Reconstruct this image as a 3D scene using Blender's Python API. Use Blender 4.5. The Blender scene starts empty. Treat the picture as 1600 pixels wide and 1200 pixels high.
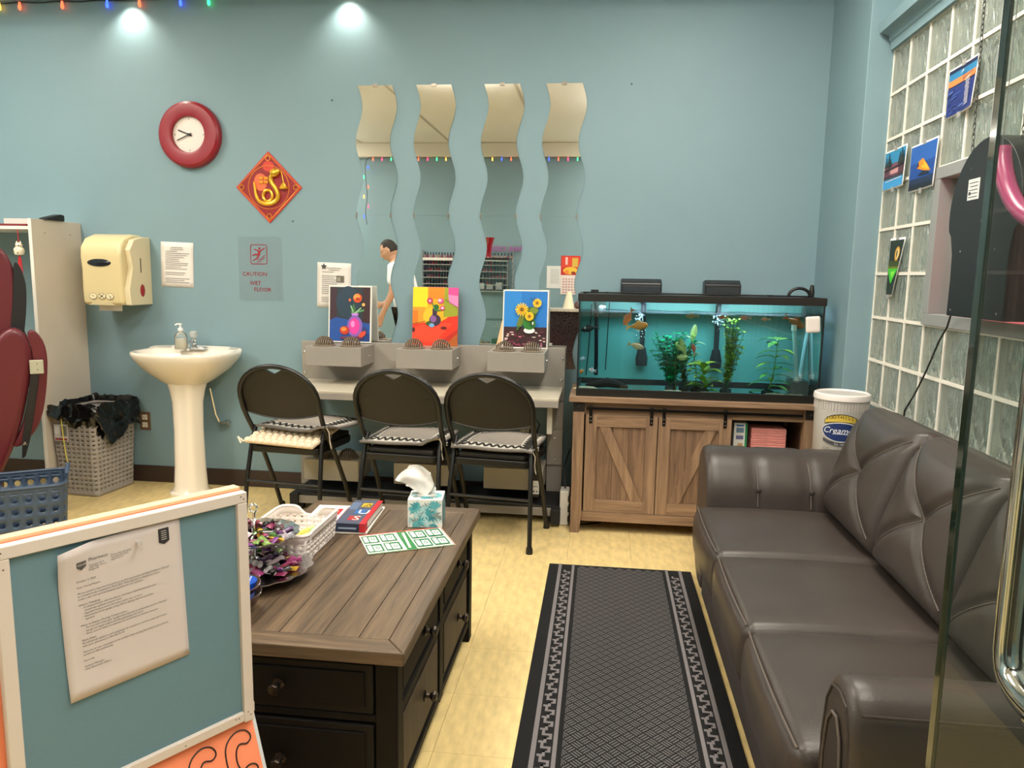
import bpy, math, random
from math import pi, sin, cos, radians, sqrt, exp, hypot, atan2
from mathutils import Matrix, Vector
random.seed(7)
C = bpy.context.scene.collection
sc = bpy.context.scene

# ---------------------------------------------------------------- camera
cd = bpy.data.cameras.new('camera'); cam = bpy.data.objects.new('camera', cd); C.objects.link(cam)
cd.sensor_width = 36; cd.sensor_fit = 'HORIZONTAL'; cd.lens = 1187.28/1600*36; cd.clip_start = .02
yw, pt, rl = map(radians, (-6.62104, 8.16809, .99414))
fw = Vector((sin(yw)*cos(pt), cos(yw)*cos(pt), -sin(pt)))
rt = Vector((cos(yw), -sin(yw), 0)); up = rt.cross(fw)
r2 = rt*cos(rl)+up*sin(rl); u2 = -rt*sin(rl)+up*cos(rl)
m = Matrix((r2, u2, -fw)).transposed().to_4x4(); m.translation = (0, 0, 1.33)
cam.matrix_world = m
sc.camera = cam

# ---------------------------------------------------------------- light
w = bpy.data.worlds.new('world'); sc.world = w; w.use_nodes = True
w.node_tree.nodes['Background'].inputs[0].default_value = (.70, .78, .72, 1)
w.node_tree.nodes['Background'].inputs[1].default_value = 0.55
sc.view_settings.view_transform = 'Standard'; sc.view_settings.look = 'None'
sc.view_settings.exposure = -0.43; sc.view_settings.gamma = 1
sc.view_settings.use_curve_mapping = False
PANEL_W = 43.0       # ceiling panels
SPOT_W = 17.0        # downlights over the long wall
TANK_W = 11.5         # aquarium strip

# ---------------------------------------------------------------- materials
def lin(h):
    h = h.lstrip('#'); c = [int(h[i:i+2], 16)/255 for i in (0, 2, 4)]
    return tuple((x/12.92 if x <= .04045 else ((x+.055)/1.055)**2.4) for x in c)+(1,)
_m = {}
def M(h, rough=.5, metal=0, bump=0, scale=40, var=0, stretch=(1, 1, 1), emit=0, coat=0, trans=0, spec=.5, sss=0, vscale=None):
    key = (h, rough, metal, bump, scale, var, stretch, emit, coat, trans, spec, sss, vscale)
    if key in _m: return _m[key]
    mt = bpy.data.materials.new('paint_'+h); mt.use_nodes = True
    nt = mt.node_tree; p = nt.nodes['Principled BSDF']
    p.inputs['Base Color'].default_value = lin(h); p.inputs['Roughness'].default_value = rough
    p.inputs['Metallic'].default_value = metal; p.inputs['Coat Weight'].default_value = coat
    p.inputs['Transmission Weight'].default_value = trans; p.inputs['Specular IOR Level'].default_value = spec
    if emit:
        p.inputs['Emission Color'].default_value = lin(h); p.inputs['Emission Strength'].default_value = emit
    if bump or var:
        tc = nt.nodes.new('ShaderNodeTexCoord'); mp = nt.nodes.new('ShaderNodeMapping'); mp.inputs['Scale'].default_value = stretch
        nt.links.new(tc.outputs['Object'], mp.inputs[0])
        n = nt.nodes.new('ShaderNodeTexNoise'); n.inputs['Scale'].default_value = scale; n.inputs['Detail'].default_value = 5
        nt.links.new(mp.outputs[0], n.inputs['Vector'])
        if bump:
            b = nt.nodes.new('ShaderNodeBump'); b.inputs['Strength'].default_value = bump; b.inputs['Distance'].default_value = .004
            nt.links.new(n.outputs[0], b.inputs['Height']); nt.links.new(b.outputs[0], p.inputs['Normal'])
        if var:
            n2 = n
            if vscale:
                n2 = nt.nodes.new('ShaderNodeTexNoise'); n2.inputs['Scale'].default_value = vscale; n2.inputs['Detail'].default_value = 4
                nt.links.new(mp.outputs[0], n2.inputs['Vector'])
            r = nt.nodes.new('ShaderNodeValToRGB'); c = lin(h)
            r.color_ramp.elements[0].position = .3; r.color_ramp.elements[1].position = .7
            r.color_ramp.elements[0].color = tuple(max(0, x*(1-var)) for x in c[:3])+(1,)
            r.color_ramp.elements[1].color = tuple(min(1, x*(1+var)) for x in c[:3])+(1,)
            nt.links.new(n2.outputs[0], r.inputs[0]); nt.links.new(r.outputs[0], p.inputs['Base Color'])
    _m[key] = mt
    return mt
def wood(a, b, axis, sc_=1.0, rough=.5, bump=.25, pal=None):
    """grain runs along axis 0/1/2"""
    key = ('wood', a, b, axis, sc_, rough)
    if key in _m: return _m[key]
    mt = bpy.data.materials.new('wood_'+a); mt.use_nodes = True; nt = mt.node_tree; p = nt.nodes['Principled BSDF']
    tc = nt.nodes.new('ShaderNodeTexCoord'); oi = nt.nodes.new('ShaderNodeObjectInfo')
    mp = nt.nodes.new('ShaderNodeMapping'); s = [38*sc_]*3; s[axis] = 2.2*sc_; mp.inputs['Scale'].default_value = s
    nt.links.new(tc.outputs['Object'], mp.inputs[0])
    n = nt.nodes.new('ShaderNodeTexNoise'); n.noise_dimensions = '4D'; n.inputs['Scale'].default_value = 1.6; n.inputs['Detail'].default_value = 7; n.inputs['Roughness'].default_value = .65
    n.inputs['Distortion'].default_value = .6
    mu = nt.nodes.new('ShaderNodeMath'); mu.operation = 'MULTIPLY'; mu.inputs[1].default_value = 40
    nt.links.new(oi.outputs['Random'], mu.inputs[0]); nt.links.new(mu.outputs[0], n.inputs['W'])
    nt.links.new(mp.outputs[0], n.inputs['Vector'])
    r = nt.nodes.new('ShaderNodeValToRGB'); r.color_ramp.elements[0].color = lin(a); r.color_ramp.elements[1].color = lin(b)
    r.color_ramp.elements[0].position = .32; r.color_ramp.elements[1].position = .68
    nt.links.new(n.outputs[0], r.inputs[0]); nt.links.new(r.outputs[0], p.inputs['Base Color'])
    bp = nt.nodes.new('ShaderNodeBump'); bp.inputs['Strength'].default_value = bump; bp.inputs['Distance'].default_value = .002
    nt.links.new(n.outputs[0], bp.inputs['Height']); nt.links.new(bp.outputs[0], p.inputs['Normal'])
    p.inputs['Roughness'].default_value = rough
    _m[key] = mt; return mt
def clear(name, tint, ior=1.45, rough=0.0, opacity=0.0, body=(1, 1, 1)):
    mt = bpy.data.materials.new(name); mt.use_nodes = True; nt = mt.node_tree; nt.nodes.remove(nt.nodes['Principled BSDF'])
    out = nt.nodes['Material Output']; t = nt.nodes.new('ShaderNodeBsdfTransparent'); t.inputs[0].default_value = tuple(tint)+(1,)
    g = nt.nodes.new('ShaderNodeBsdfGlossy'); g.inputs['Roughness'].default_value = rough; fr = nt.nodes.new('ShaderNodeFresnel'); fr.inputs[0].default_value = ior
    mx = nt.nodes.new('ShaderNodeMixShader'); nt.links.new(fr.outputs[0], mx.inputs[0]); 
    src = t.outputs[0]
    if opacity:
        d = nt.nodes.new('ShaderNodeBsdfDiffuse'); d.inputs[0].default_value = tuple(body)+(1,)
        m2 = nt.nodes.new('ShaderNodeMixShader'); m2.inputs[0].default_value = opacity
        nt.links.new(t.outputs[0], m2.inputs[1]); nt.links.new(d.outputs[0], m2.inputs[2]); src = m2.outputs[0]
    nt.links.new(src, mx.inputs[1]); nt.links.new(g.outputs[0], mx.inputs[2]); nt.links.new(mx.outputs[0], out.inputs[0])
    return mt

# ---------------------------------------------------------------- mesh helpers
class MB:
    def __init__(s): s.v = []; s.f = []; s.mi = []; s.mats = []
    def add(s, vs, fs, mat=None):
        o = len(s.v); s.v += [tuple(v) for v in vs]; s.f += [tuple(i+o for i in f) for f in fs]
        k = 0
        if mat is not None:
            if mat not in s.mats: s.mats.append(mat)
            k = s.mats.index(mat)
        s.mi += [k]*len(fs); return s
    def box(s, x0, x1, y0, y1, z0, z1, T=None, mat=None):
        vs = [Vector((x, y, z)) for x in (x0, x1) for y in (y0, y1) for z in (z0, z1)]
        if T: vs = [T @ v for v in vs]
        return s.add(vs, [(0, 1, 3, 2), (4, 6, 7, 5), (0, 4, 5, 1), (2, 3, 7, 6), (0, 2, 6, 4), (1, 5, 7, 3)], mat)
    def tube(s, pts, r, n=8, closed=False, mat=None, cap=True):
        pts = [Vector(p) for p in pts]; N = len(pts); vs = []; fs = []
        rr = r if isinstance(r, (list, tuple)) else [r]*N
        up = None
        for i, p in enumerate(pts):
            if closed: t = pts[(i+1) % N]-pts[i-1]
            else: t = pts[min(i+1, N-1)]-pts[max(i-1, 0)]
            t = t.normalized() if t.length > 1e-9 else Vector((0, 0, 1))
            if up is None: up = Vector((0, 0, 1)) if abs(t.z) < .9 else Vector((1, 0, 0))
            a = t.cross(up)
            if a.length < 1e-6: a = t.cross(Vector((0, 1, 0)))
            a.normalize(); b = a.cross(t).normalized(); up = b
            for k in range(n):
                q = 2*pi*k/n; vs.append(p+(a*cos(q)+b*sin(q))*rr[i])
        for i in range(N if closed else N-1):
            j = (i+1) % N
            for k in range(n): fs.append((i*n+k, i*n+(k+1) % n, j*n+(k+1) % n, j*n+k))
        if cap and not closed: fs.append(tuple(range(n))[::-1]); fs.append(tuple((N-1)*n+k for k in range(n)))
        return s.add(vs, fs, mat)
    def lathe(s, prof, n=24, c=(0, 0, 0), sx=1, sy=1, T=None, mat=None, fn=None, caps=True):
        vs = []; fs = []; m_ = len(prof)
        for k in range(n):
            q = 2*pi*k/n
            for i, (r, z) in enumerate(prof):
                rr = r*(fn(q, i) if fn else 1)
                v = Vector((c[0]+rr*cos(q)*sx, c[1]+rr*sin(q)*sy, c[2]+z)); vs.append(T @ v if T else v)
        for k in range(n):
            j = (k+1) % n
            for i in range(m_-1): fs.append((k*m_+i, j*m_+i, j*m_+i+1, k*m_+i+1))
        if caps and prof[0][0] > 1e-6: fs.append(tuple(k*m_ for k in range(n))[::-1])
        if caps and prof[-1][0] > 1e-6: fs.append(tuple(k*m_+m_-1 for k in range(n)))
        return s.add(vs, fs, mat)
    def prism(s, out, d0, d1, fn, mat=None):
        """outline in 2d, fn(u, v, d) -> xyz"""
        n = len(out); vs = [fn(u, v, d0) for u, v in out]+[fn(u, v, d1) for u, v in out]
        fs = [tuple(range(n)), tuple(range(2*n-1, n-1, -1))]+[(i, i+n, (i+1) % n+n, (i+1) % n) for i in range(n)]
        return s.add(vs, fs, mat)
    def grid(s, fn, nu, nv, wrap=False, mat=None):
        vs = [fn(i/nu, j/nv) for i in range(nu+1) for j in range(nv+1)]
        fs = [(i*(nv+1)+j, (i+1)*(nv+1)+j, (i+1)*(nv+1)+j+1, i*(nv+1)+j+1) for i in range(nu) for j in range(nv)]
        return s.add(vs, fs, mat)
    def rbox(s, h, r, c=(0, 0, 0), fn=None, n=6, T=None, mat=None):
        """rounded box half sizes h; fn(p, unit) post-shape"""
        def ax(hh):
            a = [-hh+r*(1-cos(pi/2*i/4)) for i in range(4)]
            inner = [-hh+r+(2*hh-2*r)*i/n for i in range(n+1)]
            return a+inner+[-x for x in reversed(a)]
        A = [ax(x) for x in h]; idx = {}; vs = []; fs = []
        def vert(p):
            k = tuple(round(x, 7) for x in p)
            if k in idx: return idx[k]
            q = [max(-(h[i]-r), min(h[i]-r, p[i])) for i in range(3)]
            d = Vector([p[i]-q[i] for i in range(3)])
            v = Vector(q)+(d.normalized()*r if d.length > 1e-9 else d)
            if fn: v = fn(v, (p[0]/h[0], p[1]/h[1], p[2]/h[2]))
            v = Vector(v)+Vector(c)
            if T: v = T @ v
            vs.append(v); idx[k] = len(vs)-1; return idx[k]
        for a in range(3):
            b, c_ = (a+1) % 3, (a+2) % 3
            for sg in (-1, 1):
                for i in range(len(A[b])-1):
                    for j in range(len(A[c_])-1):
                        q = []
                        for (u, v) in ((i, j), (i+1, j), (i+1, j+1), (i, j+1)):
                            p = [0, 0, 0]; p[a] = sg*h[a]; p[b] = A[b][u]; p[c_] = A[c_][v]; q.append(vert(p))
                        if sg < 0: q.reverse()
                        if len(set(q)) > 2: fs.append(tuple(dict.fromkeys(q)))
        return s.add(vs, fs, mat)
    def build(s, name, mat=None, parent=None, smooth=True, bevel=0, solid=0, sub=0, seg=2, ang=35):
        me = bpy.data.meshes.new(name); me.from_pydata(s.v, [], s.f); 
        if s.mats:
            for q in s.mats: me.materials.append(q)
            me.polygons.foreach_set('material_index', s.mi)
        elif mat: me.materials.append(mat)
        me.validate(); me.update()
        if solid:
            import bmesh
            q_ = bmesh.new(); q_.from_mesh(me); bmesh.ops.remove_doubles(q_, verts=q_.verts, dist=1e-5); q_.to_mesh(me); q_.free()
        me.polygons.foreach_set('use_smooth', [smooth]*len(me.polygons))
        o = bpy.data.objects.new(name, me); C.objects.link(o)
        if parent: o.parent = parent
        if smooth and not bevel: me.set_sharp_from_angle(angle=radians(ang))
        if solid:
            q = o.modifiers.new('solid', 'SOLIDIFY'); q.thickness = solid; q.offset = 0
        if bevel:
            q = o.modifiers.new('bevel', 'BEVEL'); q.width = bevel; q.segments = seg; q.limit_method = 'ANGLE'; q.angle_limit = radians(40); q.harden_normals = True
        if sub:
            q = o.modifiers.new('sub', 'SUBSURF'); q.levels = sub; q.render_levels = sub
        return o
def fixn(o):
    import bmesh
    b = bmesh.new(); b.from_mesh(o.data); bmesh.ops.recalc_face_normals(b, faces=b.faces); b.to_mesh(o.data); b.free(); return o
def thing(name, label, cat, loc=(0, 0, 0), rz=0, group=None):
    o = bpy.data.objects.new(name, None); C.objects.link(o); o.location = loc; o.rotation_euler = (0, 0, rz)
    o.empty_display_size = .05
    o['label'] = label; o['category'] = cat
    if group: o['group'] = group
    return o
def tag(o, label, cat, group=None):
    o['label'] = label; o['category'] = cat
    if group: o['group'] = group
    return o
def struct(o): o['kind'] = 'structure'; return o
def stuff(o): o['kind'] = 'stuff'; return o
def bx(name, mat, parent, x0, x1, y0, y1, z0, z1, bevel=.002, seg=2):
    return MB().box(x0, x1, y0, y1, z0, z1).build(name, mat, parent, bevel=bevel, seg=seg)
def dup(o, parent=None):
    c = o.copy(); C.objects.link(c)
    if parent: c.parent = parent
    for ch in list(o.children): dup(ch, c)
    return c
def rot(a, axis='Z'): return Matrix.Rotation(a, 4, axis)
def ell(cx, cy, rx, ry, n=16, a=0):
    return [(cx+rx*cos(2*pi*i/n)*cos(a)-ry*sin(2*pi*i/n)*sin(a), cy+rx*cos(2*pi*i/n)*sin(a)+ry*sin(2*pi*i/n)*cos(a)) for i in range(n)]
def rect(x0, y0, x1, y1): return [(x0, y0), (x1, y0), (x1, y1), (x0, y1)]
def line2(p, q, w_):
    dx, dy = q[0]-p[0], q[1]-p[1]; l = hypot(dx, dy) or 1; nx, ny = -dy/l*w_/2, dx/l*w_/2
    return [(p[0]+nx, p[1]+ny), (p[0]-nx, p[1]-ny), (q[0]-nx, q[1]-ny), (q[0]+nx, q[1]+ny)]
_tx = {}
def tmesh(body, size=1.0, align='LEFT', shear=0):
    k = (body, align, shear)
    if k not in _tx:
        cu = bpy.data.curves.new('t', 'FONT'); cu.body = body; cu.align_x = align; cu.size = 1; cu.shear = shear; cu.resolution_u = 2
        ob = bpy.data.objects.new('t', cu); C.objects.link(ob)
        me = bpy.data.meshes.new_from_object(ob)
        _tx[k] = ([(v.co.x, v.co.y) for v in me.vertices], [tuple(p.vertices) for p in me.polygons])
        bpy.data.objects.remove(ob); bpy.data.meshes.remove(me); bpy.data.curves.remove(cu)
    v, f = _tx[k]
    return [(x*size, y*size) for x, y in v], f
def pic(name, parent, layers, base=.0006, step=.00025, mp=None):
    """flat print: layers of (mat, outline) or (mat, 'T', verts, faces); default plane x,z facing -y"""
    mp = mp or (lambda u, v, d: (u, -d, v))
    b = MB()
    for i, L in enumerate(layers):
        d = base+step*i
        if len(L) > 2: b.add([mp(x, y, d) for x, y in L[2]], L[3], L[0])
        else: b.add([mp(x, y, d) for x, y in L[1]], [tuple(range(len(L[1])))], L[0])
    return b.build(name, None, parent, smooth=False)
def T_(mat, body, x, y, size, align='LEFT', shear=0, a=0, fn=None, sx=1):
    v, f = tmesh(body, size, align, shear)
    v = [(p*sx, q) for p, q in v]
    if fn: v = [fn(p, q) for p, q in v]
    return (mat, 'T', [(x+p*cos(a)-q*sin(a), y+p*sin(a)+q*cos(a)) for p, q in v], f)
def holed(P, nu, nv, hu=.5, hv=.5, sq=2.0, skip=None, mb=None):
    """sheet P(u,v) of nu x nv cells each with a hole (superellipse half size hu,hv of the cell half)"""
    mb = mb or MB(); K = 16
    ang = [2*pi*k/K for k in range(K)]
    for i in range(nu):
        for j in range(nv):
            cu, cv = (i+.5)/nu, (j+.5)/nv; a, b = .5/nu, .5/nv
            outer = []; inner = []
            for t in ang:
                c, s_ = cos(t), sin(t); m_ = max(abs(c), abs(s_))
                outer.append(P(cu+a*c/m_, cv+b*s_/m_))
                e = (abs(c)**sq+abs(s_)**sq)**(-1/sq)
                inner.append(P(cu+a*hu*c*e, cv+b*hv*s_*e))
            if skip and skip(i, j): mb.add(outer, [tuple(range(K))])
            else: mb.add(outer+inner, [(k, (k+1) % K, (k+1) % K+K, k+K) for k in range(K)])
    return mb
BLACK = M('14130f', .45); WHITE = M('e9e5dc', .4); INK = M('4a4a4c', .8); CHROME = M('d8d8d8', .12, 1)
D = 4.37
# ================================================================ the setting
TEAL = M('7d99a2', .55, bump=.05, scale=300, var=.03, vscale=2.0)
xl, yf = -4.6, -1.7; CH = 3.06
fl = struct(bx('floor', M('8f7f58', .8), None, xl, 1.5, yf-.1, 4.5, -.12, -.003, 0))
FT = M('e0c78b', .33, bump=.06, scale=90, var=.13, stretch=(1, .35, 1), vscale=38)
t0 = None; tl = .305
for i in range(-14, 6):
    for j in range(0, 13):
        x = -.43+i*tl; y = 4.37-(j+1)*tl
        if x+tl < -3.6 or x > 1.2: continue
        x0 = max(x, xl)+.0005; x1 = min(x+tl, 1.262)-.0005
        if t0 is None or x1-x0 < tl-.002:
            o = MB().box(0, x1-x0, 0, tl-.001, -.003, 0).build('tile', FT, fl, smooth=False)
            if x1-x0 > tl-.002: t0 = o
        else:
            o = t0.copy(); C.objects.link(o); o.parent = fl
        o.location = (x0, y+.0005, 0)
MB().box(xl, -3.6-.2, yf, D, -.003, 0).box(-3.8, 1.26, yf, .4, -.003, 0).build('vinyl_sheet', FT, fl, smooth=False)
struct(bx('wall_back', TEAL, None, xl, 1.16, D, D+.13, 0, CH, 0))
struct(bx('wall_left', TEAL, None, xl-.1, xl, yf, D+.13, 0, CH, 0))
struct(bx('wall_front', TEAL, None, xl, 1.5, yf-.1, yf, 0, CH, 0))
struct(bx('wall_corner', TEAL, None, 1.152, 1.40, 3.757, D+.13, 0, CH, .004))
ctile = M('e6e0d4', .9, bump=.4, scale=160, var=.06)
cl = struct(bx('ceiling', M('b9b09c', .9), None, xl, 1.5, yf-.1, D+.13, CH+.012, CH+.1, 0))
lights = [(-1.3, 2.2), (.42, 1.0), (-3.5, 1.0), (.42, 2.75), (-3.5, 2.9), (-3.9, -.55), (.55, -.85)]  # last two are added to brighten the front wall in the mirrors
c0 = None
for i in range(5):
    for j in range(2):
        x = xl+.08+i*1.22; y = yf+j*3.85
        if any(abs(x+.3-a) < .31 and abs(y+.6-b) < .62 for a, b in lights): pass
        if c0 is None: c0 = o = MB().box(.013, 1.207, .013, 3.837, .004, .012).build('ceiling_tile', ctile, cl, smooth=False)
        else: o = c0.copy(); C.objects.link(o); o.parent = cl
        o.location = (x, y, CH)
g = MB()
for i in range(6): g.box(xl+.08+i*1.22-.012, xl+.08+i*1.22+.012, yf, 3.92, CH-.002, CH+.004)
for j in range(2): g.box(xl, 1.3, yf+j*3.85-.012, yf+j*3.85+.012, CH-.002, CH+.004)
g.build('tee_bar', M('bfb6a2', .5), cl, smooth=False)
beige = M('d8cfbc', .8)
struct(bx('trim_1', TEAL, None, xl, 1.26, 3.92, D, 2.872, CH, .003))['label'] = 'bulkhead over the long wall'
struct(bx('trim_2', beige, None, xl, 1.26, yf, yf+.12, 2.88, CH, .003))
brown = M('3a2c25', .5)
struct(bx('baseboard_back', brown, None, xl, 1.152, D-.008, D, 0, .105, .002))
struct(bx('baseboard_corner', brown, None, 1.144, 1.152, 3.757, D-.008, 0, .105, .002))
struct(bx('baseboard_front', brown, None, xl, 1.26, yf, yf+.008, 0, .105, .002))
# right wall: solid sill, glass blocks, header
wr = struct(bx('wall_right', M('7f8f8c', .6), None, 1.26, 1.36, yf, 3.757, 0, .761, 0))
bx('header', TEAL, wr, 1.26, 1.36, yf, 3.757, 2.36, CH, 0)
gm = bpy.data.materials.new('wavy_glass_block'); gm.use_nodes = True; nt = gm.node_tree; p = nt.nodes['Principled BSDF']
p.inputs['Base Color'].default_value = (.72, .82, .74, 1); p.inputs['Roughness'].default_value = .09; p.inputs['Transmission Weight'].default_value = .80; p.inputs['IOR'].default_value = 1.42
tc = nt.nodes.new('ShaderNodeTexCoord'); oi = nt.nodes.new('ShaderNodeObjectInfo'); mp = nt.nodes.new('ShaderNodeMapping'); mp.inputs['Scale'].default_value = (6, 17, 7)
nt.links.new(tc.outputs['Object'], mp.inputs[0]); nt.links.new(oi.outputs['Location'], mp.inputs['Location'])
nz = nt.nodes.new('ShaderNodeTexNoise'); nz.inputs['Scale'].default_value = 1.0; nz.inputs['Detail'].default_value = 1.2; nz.inputs['Distortion'].default_value = 1.6
nt.links.new(mp.outputs[0], nz.inputs['Vector'])
bm_ = nt.nodes.new('ShaderNodeBump'); bm_.inputs['Strength'].default_value = .7; bm_.inputs['Distance'].default_value = .07
nt.links.new(nz.outputs[0], bm_.inputs['Height']); nt.links.new(bm_.outputs[0], p.inputs['Normal'])
blk = None; PY, PZ = .1955, .199
for i in range(28):
    for k in range(8):
        if 3 <= i < 9 and 2 <= k < 5: continue
        y1 = 3.757-i*PY; z0 = .767+k*PZ
        if y1-PY < yf: continue
        if blk is None:
            b = MB(); b.box(0, .09, -PY/2+.006, PY/2-.006, .006, PZ-.006)
            blk = o = b.build('glass_block', gm, wr, bevel=.007, seg=2)
        else: o = blk.copy(); C.objects.link(o); o.parent = wr
        o.location = (1.2635, y1-PY/2, z0)
g = MB()
for k in range(9):
    z = .767+k*PZ
    if k in (3, 4): g.box(1.2605, 1.345, 3.757-3*PY, 3.757, z-.0065, z+.0065); g.box(1.2605, 1.345, yf, 3.757-9*PY, z-.0065, z+.0065)
    else: g.box(1.2605, 1.345, yf, 3.757, z-.0065, z+.0065)
for i in range(29):
    y = 3.757-i*PY
    if y < yf: continue
    if 3 < i < 9: g.box(1.261, 1.3445, y-.0065, y+.0065, .767, .767+2*PZ); g.box(1.261, 1.3445, y-.0065, y+.0065, .767+5*PZ, 2.359)
    else: g.box(1.261, 1.3445, y-.0065, y+.0065, .767, 2.359)
g.build('mortar', M('eee9de', .7), wr, smooth=False)
# moulding above the blocks
g = MB(); T0 = [(1.26, 2.352), (1.243, 2.352), (1.240, 2.385), (1.232, 2.392), (1.230, 2.412), (1.215, 2.420), (1.190, 2.424), (1.188, 2.470), (1.26, 2.470)]
g.prism(T0, 3.745, yf, lambda u, v, d: (u, d, v)); fixn(struct(g.build('trim_3', TEAL, None, smooth=False)))
# window in the block wall
wy0, wy1, wz0, wz1 = 3.757-9*PY, 3.757-3*PY, .767+2*PZ, .767+5*PZ
wd = struct(MB().box(1.25, 1.345, wy0, wy1, wz0, wz0+.045).box(1.25, 1.345, wy0, wy1, wz1-.045, wz1).box(1.25, 1.345, wy0, wy0+.05, wz0+.045, wz1-.045).box(1.25, 1.345, wy1-.055, wy1, wz0+.045, wz1-.045).build('window_1', M('8e9190', .5), None, bevel=.002))
bx('pane', M('e8c9c4', .35, trans=.35), wd, 1.325, 1.331, wy0+.05, wy1-.055, wz0+.045, wz1-.045, 0)
bx('sash', M('d9d2cc', .5), wd, 1.285, 1.322, wy1-.165, wy1-.15, wz0+.045, wz1-.045, .002)
bx('sash', M('d9d2cc', .5), wd, 1.285, 1.322, 2.42, 2.435, wz0+.045, wz1-.045, .002)
for y in (wy1-.07, wy1-.14):
    for z in (wz0+.06, wz1-.06):
        MB().lathe([(0, 0), (.005, 0), (.004, .003), (0, .004)], 8, T=Matrix.Translation((1.325, y, z)) @ rot(-pi/2, 'Y')).build('screw', CHROME, wd)
# outside the wall
struct(bx('ground', M('77796f', .9), None, 1.5, 8, -6, 9, -.3, -.02, 0))
struct(bx('facade', M('5d6660', .8, var=.3, scale=3, bump=.1), None, 7.5, 7.8, -7, 10, -.3, 1.9, 0))

# ceiling lamps
for (x, y) in lights:
    t = thing('ceiling_light', {-1.3: 'fluorescent ceiling panel over the coffee table', -3.5: 'fluorescent ceiling panel on the left side of the room, '+('near the shelf unit' if y > 2 else 'far from the long wall'), .42: 'fluorescent ceiling panel above the '+('runner rug' if y > 2 else 'near end of the sofa'), -3.9: 'ceiling panel added to brighten the far left corner by the front wall', .55: 'ceiling panel added to brighten the counter corner by the front wall'}[x], 'light', (x, y, CH-.012), 0, 'fluorescent panels in the ceiling')
    MB().box(-.3, .3, -.6, -.58, 0, .02).box(-.3, .3, .58, .6, 0, .02).box(-.3, -.28, -.58, .58, 0, .02).box(.28, .3, -.58, .58, 0, .02).build('frame', WHITE, t, smooth=False)
    MB().box(-.28, .28, -.58, .58, .006, .010).build('diffuser', M('fff1dc', .6, emit=2.5), t, smooth=False)
    ld = bpy.data.lights.new('panel_light', 'AREA'); ld.shape = 'RECTANGLE'; ld.size = .55; ld.size_y = 1.15; ld.energy = PANEL_W; ld.color = (1, .955, .885)
    lo = bpy.data.objects.new('panel_light', ld); C.objects.link(lo); lo.parent = t; lo.location = (0, 0, -.01)
    ld = bpy.data.lights.new('ceiling_fill', 'AREA'); ld.energy = PANEL_W*.5; ld.color = (1, .955, .885); ld.shape = 'RECTANGLE'; ld.size = .5; ld.size_y = 1.1
    lo = bpy.data.objects.new('ceiling_fill', ld); C.objects.link(lo); lo.parent = t; lo.location = (0, 0, -.30); lo.rotation_euler = (pi, 0, 0)  # unseen extra lamp facing up, added only to brighten the ceiling
for (x, L_) in ((-2.76, 'left'), (-1.46, 'right')):
    t = thing('downlight', 'round downlight in the bulkhead above the %s' % ('red clock' if L_ == 'left' else 'leftmost wavy mirror'), 'light', (x, 4.305, 2.872))
    MB().lathe([(.032, 0), (.042, -.006), (.045, -.002), (.045, 0)], 24, caps=False).build('ring', WHITE, t)
    MB().lathe([(0, -.001), (.032, -.001)], 24, caps=False).build('lens', M('fff0d8', .5, emit=6), t)
    ld = bpy.data.lights.new('spot', 'SPOT'); ld.energy = SPOT_W; ld.spot_size = radians(118); ld.spot_blend = 1.0; ld.color = (1, .90, .76); ld.shadow_soft_size = .015
    lo = bpy.data.objects.new('spot', ld); C.objects.link(lo); lo.parent = t; lo.location = (0, 0, -.010); lo.rotation_euler = (radians(2), 0, 0)

# ================================================================ sofa
LEA = M('403935', .36, bump=.12, scale=260, var=.08, vscale=9, spec=.4)
LEAD = M('38312d', .4, bump=.12, scale=260, spec=.4); SEAM = M('5b524b', .6)
sf = thing('sofa', 'long dark brown leather sofa under the glass block wall', 'sofa', (.82, 2.25, 0))
def sfp(b, name, mat, **k):
    b.v = [(x-.82, y-2.25, z) for x, y, z in b.v]; return b.build(name, mat, sf, **k)
b = MB(); b.rbox((.35, .93, .12), .02, (.80, 2.26, .165)); sfp(b, 'base', LEAD)
for i, (y0, y1) in enumerate(((2.435, 2.965), (1.905, 2.43), (1.385, 1.90))):
    def fn(v, u):
        v = v.copy()
        if u[2] > 0: v.z += .018*(1-u[0]**2)*(1-u[1]**4)
        if u[0] < -.5: v.x -= .018*(1-u[2]**2)*(1-u[1]**4)
        return v
    b = MB(); b.rbox((.275, (y1-y0)/2+.002, .09), .035, (.665, (y0+y1)/2, .355), fn); c_ = sfp(b, 'seat_cushion', LEA)
    b = MB(); N = 24
    b.tube([(.40-.018*(1-((y0+y1)/2-y)**2/.07)*.35, y, .4425) for y in [y0+.012+(y1-y0-.024)*k/N for k in range(N+1)]], .0026, 6)
    sfp(b, 'seam', SEAM).parent = sf
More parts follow.
